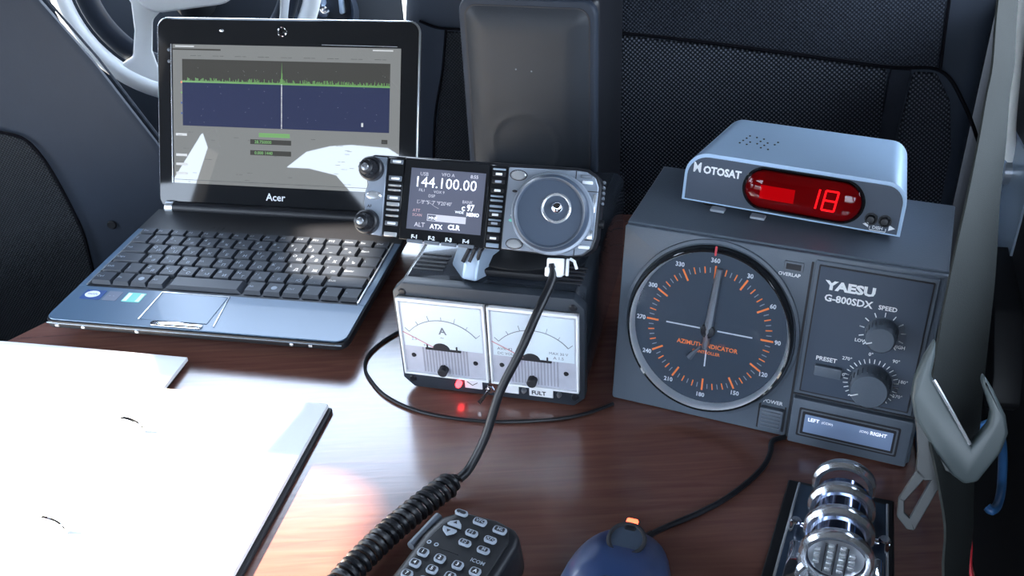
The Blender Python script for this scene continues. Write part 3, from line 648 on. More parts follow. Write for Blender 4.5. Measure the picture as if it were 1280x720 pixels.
# ================================================================== HAND MICROPHONE with cable
MIC = F((-.038, .421, .028), -.50)          # x across, -y down the keypad
mic = thing('hand_microphone', 'black hand microphone with white keys and coiled cable at the front of the table', 'microphone', MIC)
bo = [(-.004, .006), (.022, .0085), (.036, .006), (.0425, .001), (.0445, -.008), (.0445, -.050), (.041, -.105), (-.011, -.105), (-.0165, -.056), (-.0165, -.020), (-.0135, -.004)]
G().prism(bo, 'z', -.028, 0, .0045, 4, tx=lambda u, v: (.014+(u-.014)*.92, -.045+(v+.045)*.965)).build('shell', 'greypanel' if 0 else 'blackplastic', mic)
face = [(.001, .0015), (.020, .0030), (.0315, .0010), (.0365, -.008), (.0365, -.050), (.034, -.098), (-.004, -.098), (-.0090, -.056), (-.0085, -.026), (-.0065, -.012)]
G().prism(face, 'z', -.001, .0008, .0005, 1).build('key_panel', 'softblack', mic)
G().tube([(-.0155, -.002, -.006), (-.0185, -.030, -.006)], .0028, 8).build('talk_switch', 'midgrey', mic)
def mkey(x, y, w, h, r, t, shape=0):
    if shape == 'up': P = [(x-w/2, y-h/2), (x+w/2, y-h/2), (x+w/2-.001, y), (x+.0005, y+h/2), (x-w/2+.001, y)]
    elif shape == 'dn': P = [(x-w/2, y+h/2), (x+w/2, y+h/2), (x+w/2-.001, y), (x+.0005, y-h/2), (x-w/2+.001, y)]
    else: P = rr(x-w/2, x+w/2, y-h/2, y+h/2, r, 4)
    g = G().prism(P, 'z', .0006, .0026, .0004, 1).mat(1)
    if shape == 'up': g.poly([(x-.0014, y-.001, .0027), (x+.0014, y-.001, .0027), (x, y+.0012, .0027)])
    elif shape == 'dn': g.poly([(x-.0014, y+.001, .0027), (x, y-.0012, .0027), (x+.0014, y+.001, .0027)])
    else: g.prism(rr(x-w/2+.0011, x+w/2-.0011, y-h/2+.0010, y+h/2-.0010, max(r-.0008, .0003), 4), 'z', .0024, .0029, 0); g.mat(0 if shape != 'd' else 2).text(t, x-.0006*len(t)*1.4, y-.0012, .0034, .0030, plane='xy', bold=.02)
    g.build('keypad_key', ['dimprint', 'ink', 'white'], mic)
mkey(.0000, .0000, .0085, .0042, .002, '.')
mkey(.0138, -.0018, .0085, .0050, .0016, 'VFO'); mkey(.0278, .0002-.003, .0085, .0050, .0016, 'ML')
mkey(.0012, -.0088, .0095, .0052, 0, '', 'up'); mkey(.0002, -.0165, .0095, .0056, 0, '', 'dn')
for x, y, t in ((.0136, -.0118, 'F1'), (.0262, -.0118, 'XFC'), (.0136, -.0200, 'F2'), (.0262, -.0205, 'M')): mkey(x, y, .0078, .0045, .0018, t)
for j, rw in enumerate(('123A', '456B', '789C', '*0#D', 'MVCE')):
    for i, c in enumerate(rw):
        if j == 0 or 1: mkey(-.0050+i*.0113+(.0006 if i > 1 else 0), -.0365-j*.0088, .0066, .0056, .0018, c, 'd')
for x in (-.0065, -.0015): G().torus((x, -.0275, .0008), 'z', .0011, .0004, 12, 5).build('microphone_hole', 'dimprint', mic)
G().box(.000, .0145, -.0292, -.0286, .0006, .0011).build('slot', 'ink', mic)
G().text('ICOM', .0225, -.0302, .0036, .0011, plane='xy', bold=.02).build('marking', 'dimprint', mic, smooth=0)
Mi = MIC.inverted()
pth = smoothpath([(.0274, .547, .1263), (.0267, .5396, .1185), (.0159, .5219, .1056), (.003, .5081, .0841), (-.0116, .4984, .0595), (-.0228, .4869, .0322), (-.0345, .4770, .014), (-.0415, .4700, .011)], 8)
# coil runs on the table beside the microphone
A = Vector((-.0440, .4700, .0105)); B = Vector((-.1250, .3640, .0105)); ax = (B-A).normalized(); L = (B-A).length
n1 = Vector((0, 0, 1)); n2 = ax.cross(n1).normalized(); turns = 26; coil = []
for i in range(turns*14+1):
    t = i/(turns*14); a = 2*PI*t*turns; bow = n2*(.006*math.sin(PI*t))
    rr_ = .0068*min(1, .35+t*14)
    coil.append(A+ax*L*t+bow+rr_*(math.cos(a)*n1+math.sin(a)*n2))
G().tube([Mi @ p for p in pth], .0031, 10).build('cable', 'rubber', mic)
G().tube([Mi @ p for p in [pth[-1]]+coil], .0021, 7).build('coiled_cable', 'rubber', mic)
pg = G(); pg.mx = Mi @ F((.0303, .5500, .1290), -.2123, .5419)
pg.box(-.0055, .0060, -.004, .006, -.0115, -.0000, .001).box(-.0065, .0045, -.0045, .0065, -.0125, -.0060, .001).build('plug', 'whitelabel', mic)
pg = G(); pg.mx = Mi @ F((.0303, .5500, .1290), -.2123, .5419)
pg.box(.0072, .0088, -.003, .003, -.0115, 0, .0004, 1).tube([(.0095, 0, 0), (.0125, -.001, -.0015), (.0145, -.002, -.0065)], .0011, 6).build('latch_tab', 'whitelabel', mic)

# ================================================================== MOUSE
MS = F((.0473, .3650, 0), -.37)
ms = thing('computer_mouse', 'dark blue wired computer mouse with an orange lit wheel', 'mouse', MS)
def mouse_shell(k, zlo, zhi, inset):
    t = bmesh.new(); N = 40; K = 12; rings = []
    for j in range(K+1):
        v = j/K; ring = []
        for i in range(N):
            a = 2*PI*i/N; c, s_ = math.cos(a), math.sin(a)
            e = 2/2.5
            bx = .0315*abs(c)**e*(1 if c > 0 else -1); by = .0535*abs(s_)**e*(1 if s_ > 0 else -1)
            if by > 0: bx *= 1-.10*(by/.0535)
            bx *= inset; by *= inset
            # v: 0 bottom edge up to 1 the ridge
            f = math.cos(v*PI/2)**.62 if v < 1 else 0
            zt = .034-.016*max(0, (by*f+.01)/.06)**1.6 - .010*max(0, (-by*f-.01)/.05)**2
            z = zlo+(zt*k-zlo)*math.sin(v*PI/2)**.85
            ring.append(t.verts.new((bx*f, by*f, z)))
        rings.append(ring)
    for A_, B_ in zip(rings, rings[1:]):
        for i in range(N): t.faces.new((A_[i], A_[(i+1) % N], B_[(i+1) % N], B_[i]))
    t.faces.new(rings[0][::-1]); bmesh.ops.remove_doubles(t, verts=t.verts[:], dist=1e-5); bmesh.ops.recalc_face_normals(t, faces=t.faces[:])
    return t
G().add(mouse_shell(.985, 0, 0, 1.06)).build('side_shell', 'blackplastic', ms, smooth=60)
G().add(mouse_shell(1.012, .012, 0, 1.01)).build('top_shell', 'blue', ms, smooth=60)
G().torus((.000, .0335, .0262), 'z', .0105, .0013, 32, 8, sz=1.15).build('wheel_surround', 'ink', ms)
G().lathe((.0, .0335, .0200), 'z', [(0, .0064), (.0095, .0060), (.0105, .0045)], 28, sz=1.15).build('wheel_plate', 'greypanel', ms)
G().box(-.0042, .0042, .0400, .0505, .012, .0268, .0022, 3).build('scroll_wheel', 'rubber', ms)
G().box(-.0036, .0036, .0455, .0500, .0225, .0275, .0012, 2).build('wheel_led', 'mouseled', ms)
g = G().lathe((0, -.010, .0337), 'z', [(0, .0012), (.0085, .0010), (.0095, 0)], 28, sz=.85).mat(1)
g.tube([(-.004, -.008, .0352), (-.001, -.006, .0352), (.002, -.008, .0352)], .0007, 5).tube([(-.005, -.012, .0352), (0, -.010, .0352), (.004, -.013, .0352)], .0007, 5).torus((0, -.010, .0348), 'z', .0062, .0005, 20, 5, .5, 3.4)
g.build('emblem', ['ink', 'dimprint'], ms)
Mi = MS.inverted()
mc = smoothpath([(.0715, .4090, .010), (.0790, .4190, .0052), (.0930, .4285, .0022), (.112, .4372, .0022), (.1295, .4472, .0022), (.1484, .4619, .0022), (.1625, .476, .0022), (.1701, .4888, .0022), (.1745, .500, .0022), (.184, .5035, .0022)], 6)
G().tube([Mi @ p for p in mc], .0018, 8).build('cable', 'rubber', ms)
G().tube([Mi @ Vector(p) for p in ((.0690, .4050, .0115), (.0735, .4120, .0085), (.0780, .4180, .0060))], .003, 8, rs=[.0035, .003, .0022]).build('strain_relief', 'softblack', ms)

# ================================================================== ROTATOR CONTROLLER
RT = F((.0697, .5582, 0), -.4339); TL = math.atan(.1893); PM = F((0, 0, 0), 0, TL)
RW, RH, RD = .2074, .1354, .0953
ro = thing('rotator_controller', 'slate grey antenna rotator control box with a large round compass dial', 'control box', RT)
tz = RH/math.cos(TL)
G().prism([(.004, .003), (.004+.0256, RH-.004), (.0285, RH), (.0256+RD, RH), (.0256+RD, .003)], 'x', .0006, RW-.0006, .0008, 1).build('case', 'greyplastic', ro)
g = G().prism(rr(0, RW, 0.001, tz-.0008, .0022), 'y', 0, .006, .0012, 2).build('front_frame', 'greyplastic', ro, mx=PM)
G().box(.004, .020, .010, .03, 0, .0035).box(RW-.020, RW-.004, .010, .03, 0, .0035).box(.004, .020, .095, .11, 0, .0035).box(RW-.020, RW-.004, .095, .11, 0, .0035).build('foot', 'rubber', ro)
G().box(.126, .1275, -.0006, .002, .001, tz-.006).box(.1275, RW-.001, -.0006, .002, .0356, .0368).build('panel_gap', 'ink', ro, mx=PM)
g = G().prism(rr(.1285, .2030, .0375, .1340, .001), 'y', -.0014, .002, .0006, 1).build('control_panel', 'greyplastic', ro, mx=PM)
G().prism(rr(.1310, .2005, .0395, .1315, .0008), 'y', -.0019, -.001, 0).build('panel_groove', 'ink', ro, mx=PM)
G().prism(rr(.1320, .1995, .0405, .1305, .0006), 'y', -.0022, -.001, 0).build('panel_face', 'greypanel', ro, mx=PM)
YF = -.0024
g = G().text('YAESU', .1372, .1160, .0082, YF, sx=1.25, bold=.05).text('G-800SDX', .1372, .1078, .0066, YF, sx=1.0, bold=.03)
g.text('SPEED', .1705, .1082, .0042, YF, bold=.025).text('LOW', .1600, .0835, .0032, YF, bold=.02).text('HIGH', .1830, .0838, .0032, YF, bold=.02).text('PRESET', .1382, .0652, .0042, YF, bold=.025)
for t, x, z in (('0°', .1700, .0752), ('90°', .1850, .0735), ('180°', .1905, .0600), ('270°', .1545, .0690), ('180°', .1530, .0570), ('270°', .1890, .0490)): g.text(t, x, z, .0033, YF, bold=.015)
def ticks(g, cx, cz, R0, R1, n, a0, a1, w=.0004):
    for i in range(n):
        a = math.radians(a0+(a1-a0)*i/(n-1)); g.tube([(cx+R0*math.cos(a), YF, cz+R0*math.sin(a)), (cx+R1*math.cos(a), YF, cz+R1*math.sin(a))], w, 4)
ticks(g, .1755, .0925, .0112, .0142, 11, 225, -45); ticks(g, .1745, .0560, .0142, .0172, 25, 225, -45, .00035)
g.text('POWER', .1085, .0245, .0038, -.0004, bold=.02); g.text('OVERLAP', .1060, .1195, .0034, -.0004, bold=.02)
g.build('marking', 'white', ro, mx=PM, smooth=0)
def knob(cx, cz, R, h):
    g = G().lathe((cx, -.0022, cz), 'y', [(R+.0008, 0), (R+.0004, -.0015), (R, -.003), (R-.0004, -h+.0015), (R-.0015, -h), (0, -h)], 40)
    for i in range(24):
        a = i*2*PI/24; g.tube([(cx+R*math.cos(a), -.005, cz+R*math.sin(a)), (cx+(R-.0003)*math.cos(a), -h+.001, cz+(R-.0003)*math.sin(a))], .0005, 4)
    k = g.build('knob', 'greyplastic', ro, mx=PM)
    a = math.radians(205); G().tube([(cx+R*.55*math.cos(a), -h-.0022, cz+R*.55*math.sin(a)), (cx+R*.95*math.cos(a), -h-.0022, cz+R*.95*math.sin(a))], .0005, 4).build('pointer_line', 'white', k)
knob(.1755, .0925, .0095, .013); knob(.1745, .0560, .0125, .014)
G().box(.1385, .1560, -.0060, -.0018, .0550, .0625, .0008, 2).build('preset_button', 'greyplastic', ro, mx=PM)
g = G().prism(rr(.1285, .2055, .001, .0350, .0012), 'y', -.0050, .001, .0010, 2).build('display_frame', 'greyplastic', ro, mx=PM)
G().prism(rr(.1335, .1985, .0075, .0290, .001), 'y', -.0054, -.0045, 0).build('display_groove', 'ink', ro, mx=PM)
G().prism(rr(.1348, .1972, .0088, .0278, .001), 'y', -.0057, -.0045, 0).build('display_surround', 'midgrey', ro, mx=PM)
G().prism(rr(.1360, .1960, .0098, .0268, .0008), 'y', -.0060, -.0045, 0).build('display_gasket', 'ink', ro, mx=PM)
g = G().prism(rr(.1378, .1945, .0115, .0250, .0004), 'y', -.0062, -.0045, 0).mat(1)
g.text('LEFT', .1400, .0205, .0036, -.00635, bold=.02).text('(CCW)', .1490, .0207, .0024, -.00635).text('(CW)', .1735, .0207, .0024, -.00635).text('RIGHT', .1802, .0205, .0036, -.00635, bold=.02)
g.build('display', ['lcdblue', 'lcdwhite'], ro, mx=PM)
pb = G().box(.1075, .1235, -.0045, .001, .0055, .0220, .0010, 2).build('power_button', 'greyplastic', ro, mx=PM)
g = G()
for i in range(5): g.box(.1090, .1220, -.0052, -.0040, .0078+i*.0028, .0090+i*.0028, .0003, 1)
g.build('rib', 'midgrey', pb)
G().box(.1060, .1075, -.0004, .001, .004, .0235).box(.1235, .1247, -.0004, .001, .004, .0235).build('button_gap', 'ink', ro, mx=PM)
G().prism(rr(.1090, .1215, .1232, .1300, .0008), 'y', -.0012, .001, .0003, 1).build('overlap_frame', 'midgrey', ro, mx=PM)
G().prism(rr(.1105, .1200, .1246, .1286, .0004), 'y', -.0015, .001, 0).build('overlap_lamp', 'ink', ro, mx=PM)
# compass dial
cx, cz = .0655, .0712
DM = PM @ Matrix.Translation((cx, 0, cz)) @ Matrix.Diagonal((1, 1, 1.075, 1)) @ Matrix.Translation((-cx, 0, -cz))
dd = G().lathe((cx, 0, cz), 'y', [(.0610, .001), (.0605, -.0015), (.0585, -.0022), (.0575, -.0008), (.0565, -.0006)], 96).build('compass', 'greyplastic', ro, mx=DM)
G().lathe((cx, 0, cz), 'y', [(.0572, 0), (.0566, -.0075), (.0556, -.0092), (.0546, -.0085)], 96).build('outer_ring', 'gloss', dd)
G().lathe((cx, 0, cz), 'y', [(.0547, -.0084), (.0526, -.0012)], 96).build('inner_ring', 'ringwhite', dd)
g = G().lathe((cx, 0, cz), 'y', [(0, -.0014), (.0525, -.0014)], 96).mat(1)
def tick(k, a, r0, r1, w, y=-.0017):
    ca, sa = math.sin(a), math.cos(a); g.mat(k)
    p = Vector((ca, sa)); t = Vector((sa, -ca))*w/2
    P = [p*r0-t, p*r1-t, p*r1+t, p*r0+t]; g.poly([(cx+u.x, y, cz+u.y) for u in P])
for i in range(72):
    a = i*PI/36
    if i % 6 == 0: tick(1, a, .0355, .0440, .0013)
    elif i % 2 == 0: tick(1, a, .0385, .0430, .0008)
    else: tick(2, a, .0390, .0425, .0006)
for i in range(12):
    a = i*PI/6; t = ('360', '30', '60', '90', '120', '150', '180', '210', '240', '270', '300', '330')[i]
    g.mat(3).text(t, cx+.0474*math.sin(a)-.0013*len(t), cz+.0474*math.cos(a)-.0014, .0042, -.0017, bold=.03)
for a, r0, r1 in ((PI/2, .006, .0300), (-PI/2, .006, .0300), (PI, .006, .0265), (0, .012, .0330)): tick(3, a, r0, r1, .0010)
g.mat(1).text('AZIMUTH INDICATOR', cx+.0002, cz-.0130, .0042, -.0017, bold=.02, align='CENTER').text('CONTROLLER', cx, cz-.0175, .0030, -.0017, bold=.02, align='CENTER')
g.build('dial_face', ['dial', 'orange', 'dimprint', 'white'], dd, smooth=0)
a = math.radians(4)
g = G().tube([(cx-.013*math.sin(a), -.0035, cz-.013*math.cos(a)), (cx, -.0038, cz), (cx+.0430*math.sin(a), -.0035, cz+.0430*math.cos(a))], .002, 8, rs=[.0020, .0032, .0022])
g.build('needle', 'satin', dd)
G().tube([(cx-.004, -.0035, cz-.012), (cx-.011, -.0035, cz-.0215)], .0016, 6, rs=[.0006, .0024]).build('needle_tail', 'midgrey', dd)
G().lathe((cx, 0, cz), 'y', [(.0050, -.0035), (.0046, -.0060), (.0020, -.0066), (0, -.0066)], 24).build('needle_hub', 'blackplastic', dd)
G().box(cx-.0007, cx+.0007, -.0096, -.0080, cz+.0530, cz+.0590, .0003, 1).build('index_mark', 'redink', dd)
G().lathe((cx, 0, cz), 'y', [(0, -.0080), (.03, -.0079), (.0535, -.0072)], 64).build('dial_glass', 'clearglass', dd)

# ================================================================== SATELLITE CONTROLLER
MF = F((.1233, .6052, .1394), -.4926); MT = math.atan(.2176); MP = F((0, 0, 0), 0, MT)
mo = thing('satellite_controller', 'silver topped satellite dish controller with a red 18 display on the grey box', 'controller', MF)
mw, mh, md = .1465, .0348, .075
def arch(x0, x1, z0, z1, rl, rr2, n=8):
    P = [(x0, z0), (x1, z0)]
    P += [(x1-rr2+rr2*math.cos(i*PI/2/n), z1-rr2+rr2*math.sin(i*PI/2/n)) for i in range(n+1)]
    P += [(x0+rl-rl*math.sin(i*PI/2/n)*1.0, z1-rl+rl*math.cos(i*PI/2/n)) for i in range(n+1)]
    return P
pts = arch(0, mw, 0, .034, .016, .013)
sh = G(); t = bmesh.new(); n = len(pts)
A_ = [t.verts.new((x, .2176*z, z)) for x, z in pts]; B_ = [t.verts.new((mw/2+(x-mw/2)*.872, md+(.2176*z*.3), z)) for x, z in pts]
t.faces.new(A_); t.faces.new(B_[::-1])
for i in range(n): t.faces.new((A_[i], B_[i], B_[(i+1) % n], A_[(i+1) % n]))
bmesh.ops.recalc_face_normals(t, faces=t.faces[:])
bmesh.ops.bevel(t, geom=[e for e in t.edges if e.verts[0] in B_ and e.verts[1] in B_], offset=.004, segments=4, affect='EDGES')
sh.add(t).build('shell', 'shell', mo, smooth=50)
g = G().prism(arch(.0022, mw-.0022, .0012, mh-.0026, .0140, .0112), 'y', -.0010, .002, 0).build('front_panel', 'greypanel', mo, mx=MP)
g = G()
for i in range(5):
    for j in range(4):
        if (i*2+j) % 5 != 4: g.cyl((.030+i*.0052+j*.0012, .032+j*.0046-i*.001, .0341), 'z', .0007, -.001, .0003, 8)
g.build('vent_hole', 'ink', mo)
cap = lambda x0, x1, z0, z1, n=12: rr(x0, x1, z0, z1, (z1-z0)/2-.00001, n)
G().prism(cap(.0415, .1220, .0022, .0322), 'y', -.0022, .0005, .0005, 1).build('window_rim', 'gloss', mo, mx=MP)
g = G().prism(cap(.0440, .1195, .0042, .0302), 'y', -.0026, -.0015, 0).mat(1)
g.quad(.0540, .0770, .0105, .0200, -.0028); g.mat(2); s7 = -.0029
def seg(xo, zo, on):
    h = .0066; w = .0080; k = .0012; sl = .10
    S = {'a': (0, 2*h, w, 2*h), 'g': (0, h, w, h), 'd': (0, 0, w, 0), 'f': (0, h, 0, 2*h), 'b': (w, h, w, 2*h), 'e': (0, 0, 0, h), 'c': (w, 0, w, h)}
    for c in on:
        x0, z0, x1, z1 = S[c]; g.tube([(xo+x0+sl*z0, s7, zo+z0), (xo+x1+sl*z1, s7, zo+z1)], .0007, 5)
seg(.0835, .0100, 'bc'); seg(.0955, .0100, 'abcdefg')
g.build('display', ['redback', 'redblock', 'digit'], mo, mx=MP)
# domed red window
t = bmesh.new(); ring = cap(.0430, .1205, .0032, .0312, 14); c0 = (.08175, .0172); rings = []
for k in range(6):
    f = math.cos(k/5*PI/2*.96); y = -.0030-.0048*math.sin(k/5*PI/2)
    hw = .0140
    R_ = []
    for u, v in ring:
        du = max(-.02475, min(.02475, u-c0[0])); px, pz = c0[0]+du, c0[1]
        R_.append(t.verts.new((px+(u-px)*f, y, pz+(v-pz)*f)))
    rings.append(R_)
for A_, B_ in zip(rings, rings[1:]):
    for i in range(len(A_)): t.faces.new((A_[i], A_[(i+1) % len(A_)], B_[(i+1) % len(A_)], B_[i]))
t.faces.new(rings[-1]); bmesh.ops.recalc_face_normals(t, faces=t.faces[:])
G().add(t).build('window', 'redglass', mo, smooth=60, mx=MP)
g = G().text('M', .0058, .0212, .0098, -.0012, bold=.02, sx=.8).text('OTOSAT', .0132, .0212, .0072, -.0012, sx=.92, bold=.04)
g.poly([(.1225, -.0012, .0050), (.1262, -.0012, .0032), (.1262, -.0012, .0068)]).poly([(.1442-.0015, -.0012, .0050), (.1400-.0012, -.0012, .0030), (.1400-.0012, -.0012, .0070)])
g.tube([(.1272, -.0012, .0040), (.1272, -.0012, .0018), (.1372, -.0012, .0018), (.1372, -.0012, .0040)], .0003, 4).text('DISH', .1288, .0028, .0030, -.0012, bold=.02)
g.build('marking', 'white', mo, mx=MP, smooth=0)
for x in (.1272, .1358): G().lathe((x, -.001, .0090), 'y', [(0, -.0036), (.0022, -.0032), (.0026, -.002), (.0026, 0), (.0036, 0), (.0036, -.0006), (.0041, -.0006), (.0041, 0)], 24).build('push_button', 'blackplastic', mo, mx=MP)
for x in (.022, .050): G().box(x, x+.010, -.005, .001, -.0035, -.0015, .0005, 1).build('painted_reflection', 'dimprint', mo)  # pale slabs imitating the reflections of the feet
for x, y in ((.018, .010), (.018, .045), (.125, .010), (.125, .045)): G().cyl((x, y, 0), 'z', .006, -.0040, .001).build('foot', 'rubber', mo)

# ================================================================== SPEAKER
SF = F((-.0318, .8001, 0), -.3136)
sk = thing('speaker', 'tall black box loudspeaker standing behind the transceiver', 'speaker', SF)
G().box(0, .1176, .004, .115, 0, .2370, .007, 4).build('cabinet', 'blackplastic', sk)
G().prism(rr(.0006, .1170, .002, .2362, .0125), 'y', -.003, .008, .0022, 3).build('front_frame', 'vinyl', sk)
G().prism(rr(.0055, .1122, .007, .2305, .0105), 'y', -.0036, -.002, 0).build('grille_gap', 'ink', sk)
t = bmesh.new(); NX, NZ = 40, 70; V = []
for j in range(NZ+1):
    row = []
    for i in range(NX+1):
        u, v = i/NX, j/NZ; x = .0070+.1038*u; z = .0085+.2210*v
        du, dv = min(u, 1-u)*.1038, min(v, 1-v)*.2210
        R = .010
        if du < R and dv < R:
            ax_, az_ = (R-du), (R-dv); q_ = max(0, R-math.hypot(ax_, az_)); ed = q_
            k = math.hypot(ax_, az_)
            if k > R: x += (1 if u < .5 else -1)*(ax_-ax_*R/k); z += (1 if v < .5 else -1)*(az_-az_*R/k)
        else: ed = min(du, dv)
        y = -.0036-.0055*(1-(1-min(1, ed/.022))**2.2)
        y += .0008*math.exp(-((math.hypot(x-.056, z-.110)-.030)/.0022)**2)*-1
        row.append(t.verts.new((x, y, z)))
    V.append(row)
for j in range(NZ):
    for i in range(NX): t.faces.new((V[j][i], V[j][i+1], V[j+1][i+1], V[j+1][i]))
G().add(t).build('grille', 'grille', sk, smooth=80)
G().lathe((.0500, -.0085, .1790), 'y', [(0, -.001), (.0018, 0)], 10).lathe((.0635, -.0085, .1780), 'y', [(0, -.001), (.0018, 0)], 10).build('grille_pin', 'midgrey', sk)

# ================================================================== CHROME GAUGE STACK (front right)
GF = F((.199, .432, 0), -.38)
ga = thing('ring_stack', 'chrome ringed cylinder lying on a blue lacquered base at the front right', 'chrome cylinder', GF)
G().prism([(-.0330, .018), (.0320, .018), (.036, -.095), (-.041, -.095)], 'z', 0, .004, .0008, 1).build('under_plate', 'softblack', ga)
G().prism([(-.0265, .013), (.0285, .010), (.032, -.095), (-.034, -.095)], 'z', .004, .007, .0006, 1).build('base_plate', 'navyglass', ga)
G().tube([(-.0260, .0125, .0072), (-.0335, -.095, .0072)], .0009, 6).build('edge_strip', 'palesilver', ga)
G().tube([(.0280, .0095, .0072), (.0315, -.095, .0072)], .0009, 6).build('edge_strip', 'palesilver', ga)
zc = .0255
for i, y in enumerate((0, -.021, -.041, -.061)):
    R = .0175+.0006*i
    G().lathe((0, y, zc), 'y', [(R-.0028, .0030), (R, .0035), (R+.0014, .0015), (R+.0014, -.0018), (R-.0004, -.0040), (R-.0030, -.0036), (R-.0028, .0030)], 56).build('ring', 'softchrome', ga)
G().lathe((0, 0, zc), 'y', [(.0120, -.010), (.0158, -.012), (.0160, -.060), (.0, -.060)], 48).build('cylinder', 'cylchrome', ga)
G().lathe((0, 0, zc), 'y', [(0, -.0100), (.0120, -.010)], 40).build('cylinder_end', 'navyglass', ga)
G().lathe((0, -.0612, zc), 'y', [(0, -.0006), (.0155, -.0006), (.0155, .0004)], 40).build('dial_face', 'satin', ga)
g = G()
for ix in (-.0105, -.0035, .0030, .0085):
    for iz in range(5):
        z = zc+.0085-iz*.0045
        if math.hypot(ix+.001, z-zc) < .0125: g.box(ix-.0016, ix+.0018, -.0635, -.0615, z-.0013, z+.0013, .0003, 1)
g.build('contact', 'palesilver', ga)
G().box(-.0068, -.0060, -.0632, -.0615, zc-.012, zc+.010).box(.0055, .0062, -.0632, -.0615, zc-.012, zc+.009).box(-.0010, -.0003, -.0632, -.0615, zc-.013, zc+.011).build('divider', 'ink', ga)
for x, y in ((-.0245, -.030), (.0265, -.030)):
    g = G().cyl((x, y, .007), 'z', .0035, 0, .010, 16, .0008).tube([(x*.72, y, .012), (x*1.12, y, .014)], .0022, 10).build('clamp_screw', 'chrome', ga)
for x in (-.020, .0205): G().prism([(x-.006, -.045), (x+.006, -.045), (x+.008, -.09), (x-.008, -.09)], 'z', .007, .016, .002).build('end_bracket', 'chrome', ga)

# ================================================================== RING BINDER
BF = F((-.2745, .594, 0), -.225)
bi = thing('ring_binder', 'open ring binder of blank white pages at the lower left', 'binder', BF)
G().prism(rr(.010, .1405, -.315, -.0015, .003), 'z', .0, .0030, .0006, 1).build('cover', 'softblack', bi)
G().prism([(-.34, -.315), (.001, -.315), (.001, .034), (-.34, .034)], 'z', .0, .0030, .0006, 1).build('cover', 'softblack', bi)
G().prism([(.004, -.313), (.1365, -.313), (.1372, -.002), (.004, -.002)], 'z', .0030, .0066, .0004, 1).build('page_stack', 'paper', bi)
G().prism([(-.338, -.313), (.003, -.313), (.0025, .038), (-.10, .0385), (-.338, .036)], 'z', .0030, .0066, .0004, 1).build('page_stack', 'paper', bi)
for y in (-.052, -.150, -.25):
    G().torus((.0025, y, .0060), 'y', .0125, .0011, 36, 8, 0, PI).build('ring', 'chrome', bi)

# ================================================================== LOOSE CABLES
lc = smoothpath([(.0700, .5500, .0016), (.0504, .541, .0016), (.0297, .5364, .0016), (-.0051, .5357, .0016), (-.0342, .5399, .0016), (-.0607, .5475, .0016), (-.0819, .5584, .0016), (-.1012, .5751, .0016), (-.1141, .5959, .0016), (-.1193, .6107, .0016), (-.1183, .6265, .0016), (-.11, .6422, .0016), (-.0967, .6569, .0016), (-.0850, .668, .0016)], 8)
o = G().tube(lc, .0013, 8).build('thin_cable', 'rubber'); tag(o, 'thin black cable looping around the left corner of the power supply', 'cable')

# ================================================================== SEAT BELT
BELT = [([0.3003, 0.5719, 0.2796], [0.3356, 0.6142, 0.2656]), ([0.2873, 0.5371, 0.2529], [0.3228, 0.5777, 0.2365]), ([0.2776, 0.5176, 0.2408], [0.3134, 0.5573, 0.2233]), ([0.2674, 0.4959, 0.2246], [0.3046, 0.5338, 0.2058]), ([0.2519, 0.465, 0.203], [0.2908, 0.5003, 0.1824]), ([0.2344, 0.4316, 0.1756], [0.2772, 0.4623, 0.1539]), ([0.22, 0.4006, 0.1437], [0.2641, 0.4277, 0.1204]), ([0.2105, 0.3749, 0.1224], [0.254, 0.401, 0.0969]), ([0.2085, 0.3502, 0.107], [0.2457, 0.3791, 0.0764]), ([0.2083, 0.3329, 0.0911], [0.2416, 0.3622, 0.0576]), ([0.2029, 0.309, 0.0728], [0.2344, 0.3372, 0.0365])]
BELT = [([.330, .640, .33], [.365, .685, .318])]+BELT+[([.222, .285, .04], [.252, .315, .005]), ([.266, .275, -.05], [.287, .312, -.08]), ([.288, .275, -.25], [.300, .312, -.28])]
sb = thing('seat_belt', 'grey seat belt hanging at the right with a metal latch tongue', 'seat belt', Matrix.Identity(4))
t = bmesh.new(); L1 = smoothpath([a for a, b in BELT], 5); L2 = smoothpath([b for a, b in BELT], 5); R_ = []
for a, b in zip(L1, L2):
    w = (b-a).normalized(); nn = w.cross(Vector((0, -.5, .8))).normalized()*.0006
    i = len(R_); d = (L1[min(i+1, len(L1)-1)]-L1[max(i-1, 0)]).normalized(); nn = w.cross(d).normalized()*.0006
    R_.append([t.verts.new(p) for p in (a-nn, b-nn, b+nn, a+nn)])
for A_, B_ in zip(R_, R_[1:]):
    for i in range(4): t.faces.new((A_[i], A_[(i+1) % 4], B_[(i+1) % 4], B_[i]))
t.faces.new(R_[0][::-1]); t.faces.new(R_[-1]); bmesh.ops.recalc_face_normals(t, faces=t.faces[:])
G().add(t).build('webbing', 'beltweb', sb, smooth=50)
TG = F((.224, .3713, .1299), -.35, .42)
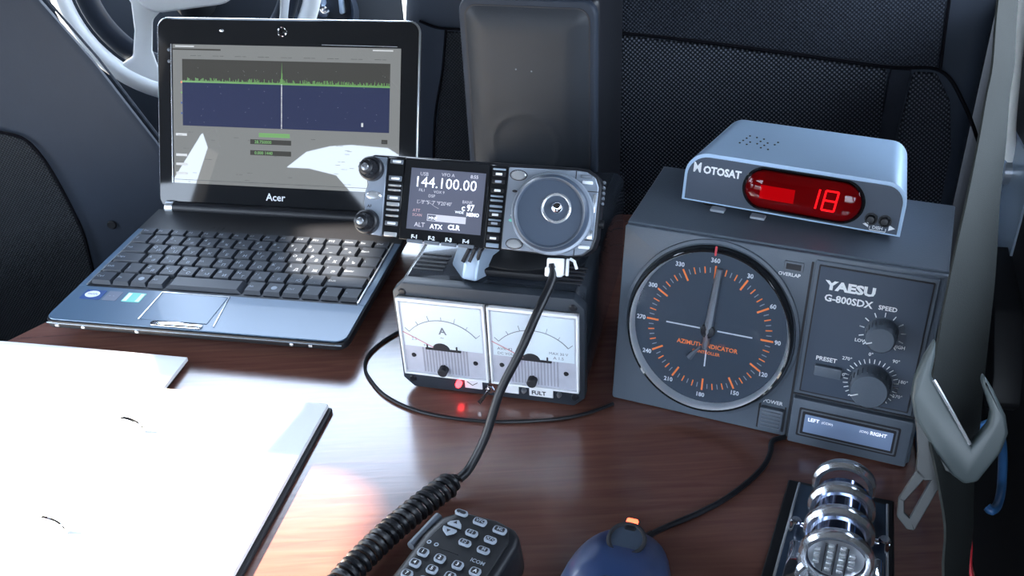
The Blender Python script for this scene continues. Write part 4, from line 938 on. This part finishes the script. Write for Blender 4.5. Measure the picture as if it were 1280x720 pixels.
V_ = [(-17.4, 37.9), (-21.3, 28.1), (-24.1, 16.2), (-24.2, 6.4), (-21.1, -3.8), (-10.0, -19.0), (0.9, -30.7), (7.1, -34.2), (12.8, -31.7), (20.9, -14.4), (22.6, -4.3), (20.1, 4.4), (12.3, 16.9), (7.2, 23.5), (6.6, 20.1), (13.3, 5.7), (13.6, -0.9), (7.0, -14.0), (-6.3, 4.0), (-16.9, 19.1), (-16.4, 28.8)]
k_ = lambda P: [(a*mm, b*mm) for a, b in P]
tg = G().prism(k_(V_), 'y', -.004, .006, .0018, 3).build('tongue_grip', 'tonguegrey', sb, mx=TG)
G().tube([(-.0155, -.0048, .0175), (-.006, -.0048, .0045), (.0060, -.0048, -.0125)], .0009, 6).build('painted_highlight', 'palesilver', tg)  # pale line imitating the highlight along the grip's inner edge
g = G().prism(k_([(-21.8, 0.4), (-19, -11.7), (-17.0, -22.1), (-16.3, -33.0), (-11.6, -36.7), (-5.3, -35.4), (-2.3, -29.6), (0.9, -30.7), (-10.0, -15.0)]), 'y', -.0012, .0012, .0005, 1)
g.prism(k_([(-15.6, -31.0), (-22.4, -48.6), (-19.4, -49.8), (-11.0, -34.8)]), 'y', -.0012, .0012, .0004, 1)
g.prism(k_([(-7.9, -33.9), (-15.8, -58.7), (-12.2, -64.3), (-1.5, -31.0)]), 'y', -.0012, .0012, .0004, 1)
g.prism(k_([(-22.4, -48.2), (-21.6, -58.6), (-16.1, -64.4), (-12.2, -64.3), (-14.3, -59.0), (-18.4, -55.8), (-19.4, -49.4)]), 'y', -.0012, .0012, .0004, 1)
g.build('latch_plate', 'plate', tg)

o = G().tube(smoothpath([(.2420, .3560, .0800), (.2440, .3540, .0790), (.251, .3612, .0771), (.2590, .3750, .0780), (.2640, .392, .090), (.2680, .412, .088), (.2660, .436, .050), (.2600, .452, .010), (.2660, .470, .0028), (.2750, .500, .0028)], 8), .0024, 10).build('blue_cable', 'bluecable')
tag(o, 'blue cable looping out from behind the seat belt', 'cable')
o = G().tube(smoothpath([(.2500, .40, .0610), (.2432, .3707, .0547), (.2419, .3601, .0475), (.2400, .3462, .0351), (.2560, .328, .008), (.2655, .322, -.05), (.268, .32, -.2), (.268, .32, -.468)], 6), .0012, 8).build('red_cable', 'redcable')
tag(o, 'thin red cable hanging beside the lower end of the seat belt', 'cable')
